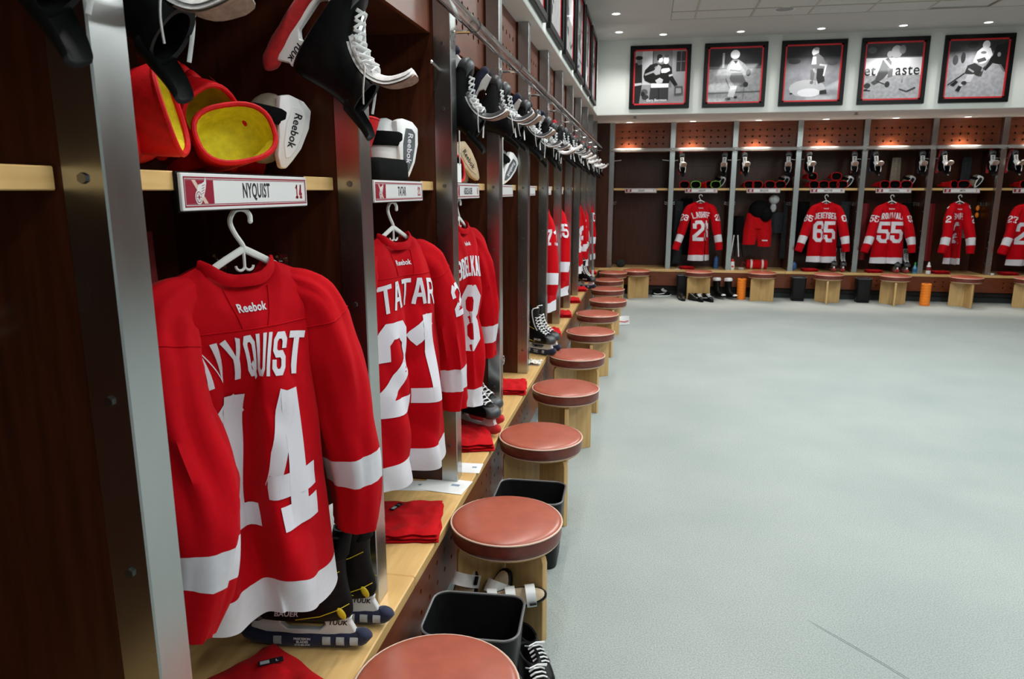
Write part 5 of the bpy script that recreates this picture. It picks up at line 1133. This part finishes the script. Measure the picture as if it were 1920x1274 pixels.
F2 = [(50, ln(.27, .62, .27, .92, .04)), (22, [(.0, .62), (1, .62), (1, .64), (0, .64)]), (22, [(0, .15), (1, .17), (1, .20), (0, .18)]),
      (85, el(.49, .885, .09, .085)), (50, [(.33, .58), (.36, .70), (.44, .79), (.56, .79), (.66, .72), (.70, .58), (.60, .54), (.42, .54)]), (68, [(.38, .60), (.42, .76), (.56, .77), (.62, .62), (.52, .56)]), (12, [(.46, .77), (.55, .77), (.51, .71)]), (35, ln(.40, .60, .62, .57, .03)), (35, ln(.64, .70, .76, .56, .07)), (5, el(.76, .54, .045, .065)),
      (22, [(.40, .44), (.44, .54), (.64, .54), (.74, .34), (.66, .28), (.50, .31)]), (5, el(.72, .32, .05, .05)), (12, ln(.33, .44, .42, .24, .014)), (68, [(.38, .10), (.50, .08), (.56, .30), (.43, .30)]), (85, ln(.44, .24, .54, .26, .03)), (5, el(.39, .055, .055, .022)), (5, el(.54, .085, .035, .022)), (22, ln(.69, .28, .68, .04, .01))]
F3 = [(68, el(.42, .22, .34, .16)), (85, el(.46, .14, .22, .08)), (12, el(.15, .72, .12, .05)), (22, el(.86, .68, .10, .05)),
      (85, el(.53, .885, .065, .075)), (50, el(.55, .94, .05, .03)), (35, [(.47, .66), (.49, .82), (.58, .86), (.68, .78), (.75, .64), (.70, .58), (.52, .58)]), (85, [(.47, .66), (.49, .80), (.55, .80), (.56, .66)]), (68, ln(.62, .65, .76, .63, .035)), (12, [(.58, .58), (.70, .58), (.74, .34), (.62, .30), (.58, .40)]), (85, ln(.74, .62, .71, .44, .03)), (35, [(.46, .56), (.55, .56), (.53, .36), (.47, .38)]), (68, ln(.52, .58, .56, .50, .04)), (50, ln(.54, .58, .57, .28, .016)), (68, [(.63, .30), (.73, .28), (.76, .20), (.68, .18)]), (5, [(.66, .17), (.78, .19), (.80, .11), (.66, .10)]), (35, el(.50, .33, .035, .03)), (5, el(.13, .13, .03, .012))]
F4 = [(85, [(0, .42), (1, .42), (1, .735), (0, .735)]), (50, el(.54, .84, .10, .12)), (35, el(.64, .88, .06, .08)), (22, el(.10, .88, .08, .06)), (12, el(.84, .88, .10, .08)),
      (22, [(.20, .36), (.26, .56), (.30, .70), (.40, .74), (.47, .66), (.44, .48), (.34, .36), (.26, .30)]), (12, el(.35, .84, .07, .08)), (50, el(.42, .80, .05, .06)), (68, ln(.32, .72, .46, .56, .04)), (35, [(.40, .56), (.50, .54), (.50, .40), (.42, .38)]), (22, [(.12, .30), (.24, .38), (.28, .30), (.18, .25)]), (5, ln(.22, .32, .40, .255, .014)), (12, el(.42, .26, .045, .055)), (12, el(.06, .24, .06, .05)), (5, el(.04, .16, .04, .02)), (5, el(.10, .15, .03, .01)), (12, ln(.64, .17, .78, .12, .02)), (12, ln(.78, .12, .93, .19, .03)), (22, ln(.68, .28, .68, .34, .012))]
F5 = [(5, [(.72, .60), (.80, .90), (1, .95), (1, .42), (.90, .56)]), (50, el(.86, .74, .03, .04)), (35, ln(.90, .56, .98, .44, .03)), (22, el(.12, .66, .05, .09)), (12, el(.25, .70, .04, .10)), (5, el(.40, .92, .10, .06)), (12, el(.15, .90, .10, .06)),
      (85, el(.625, .915, .065, .075)), (85, [(.43, .62), (.48, .80), (.56, .87), (.70, .86), (.75, .74), (.68, .62), (.58, .58)]), (35, el(.59, .78, .05, .025)), (22, [(.48, .66), (.62, .70), (.66, .64), (.52, .60)]), (5, [(.66, .56), (.74, .72), (.76, .58), (.66, .46), (.60, .50)]), (50, ln(.70, .66, .62, .54, .03)), (12, [(.30, .42), (.34, .56), (.46, .60), (.60, .52), (.56, .38), (.42, .40)]), (50, ln(.36, .50, .46, .44, .03)), (12, [(.50, .48), (.62, .44), (.60, .36), (.50, .38)]), (5, ln(.30, .42, .03, .22, .022)), (68, [(.36, .40), (.48, .40), (.42, .26), (.30, .26)]), (5, [(.07, .22), (.16, .30), (.21, .27), (.14, .19)]), (68, ln(.32, .28, .24, .20, .07)), (5, [(.17, .12), (.22, .20), (.28, .19), (.24, .09)]), (12, el(.31, .25, .05, .035)), (22, ln(.56, .36, .70, .62, .014))]
FC = ['showing two men embracing, nearest the corner', 'of a white clad skater, second from the corner', 'of a bending skater under a spotlight, centre of the row', 'of a skater before a lettered board', 'of a leaning skater with stick, rightmost']
PZC = 3.355
for i, (bg, fg, tx) in enumerate((('bg_room', F1, [('Gary Bergman', .45, .055, 0.052, 'print_85')]), ('bg_rink', F2, ()), ('bg_dark', F3, ()), ('bg_board', F4, [('et', .09, .50, 0.20, 'print_5'), ('aste', .76, .50, 0.20, 'print_5')]), ('bg_crowd', F5, ()))):
    framed('back wall photograph ' + FC[i], (0.94 + 1.044*i, FYB, PZC), 0, bg, fg, tx)
for i in range(7):
    framed('black framed photograph along the left bulkhead, %s from the camera' % ORD[i], (FX, 3.83 + 1.02*i, PZC - 0.03), pi/2, 'bg_grey', [F2, F3, F5, F4, F2, F3, F5][i])
# scuff marks on the carpet
fl_ = bpy.data.objects['floor']
for k, pts in enumerate((((1545, 2.86), (1.70, 2.70), (1.93, 2.42)),)):
    for dx in (0.0, 0.035):
        P = catmull([(1.52 + dx*0.6, 2.86 - dx, 0.0006), (1.72 + dx*0.5, 2.64 - dx, 0.0006), (1.88 + dx*0.3, 2.44 - dx, 0.0006)], 8)
        MB().tube(P, lambda q: (0.0003, 0.0013*sin(pi*q) + 0.0002), 6).obj('scuff_mark', 'grey_plastic', fl_)
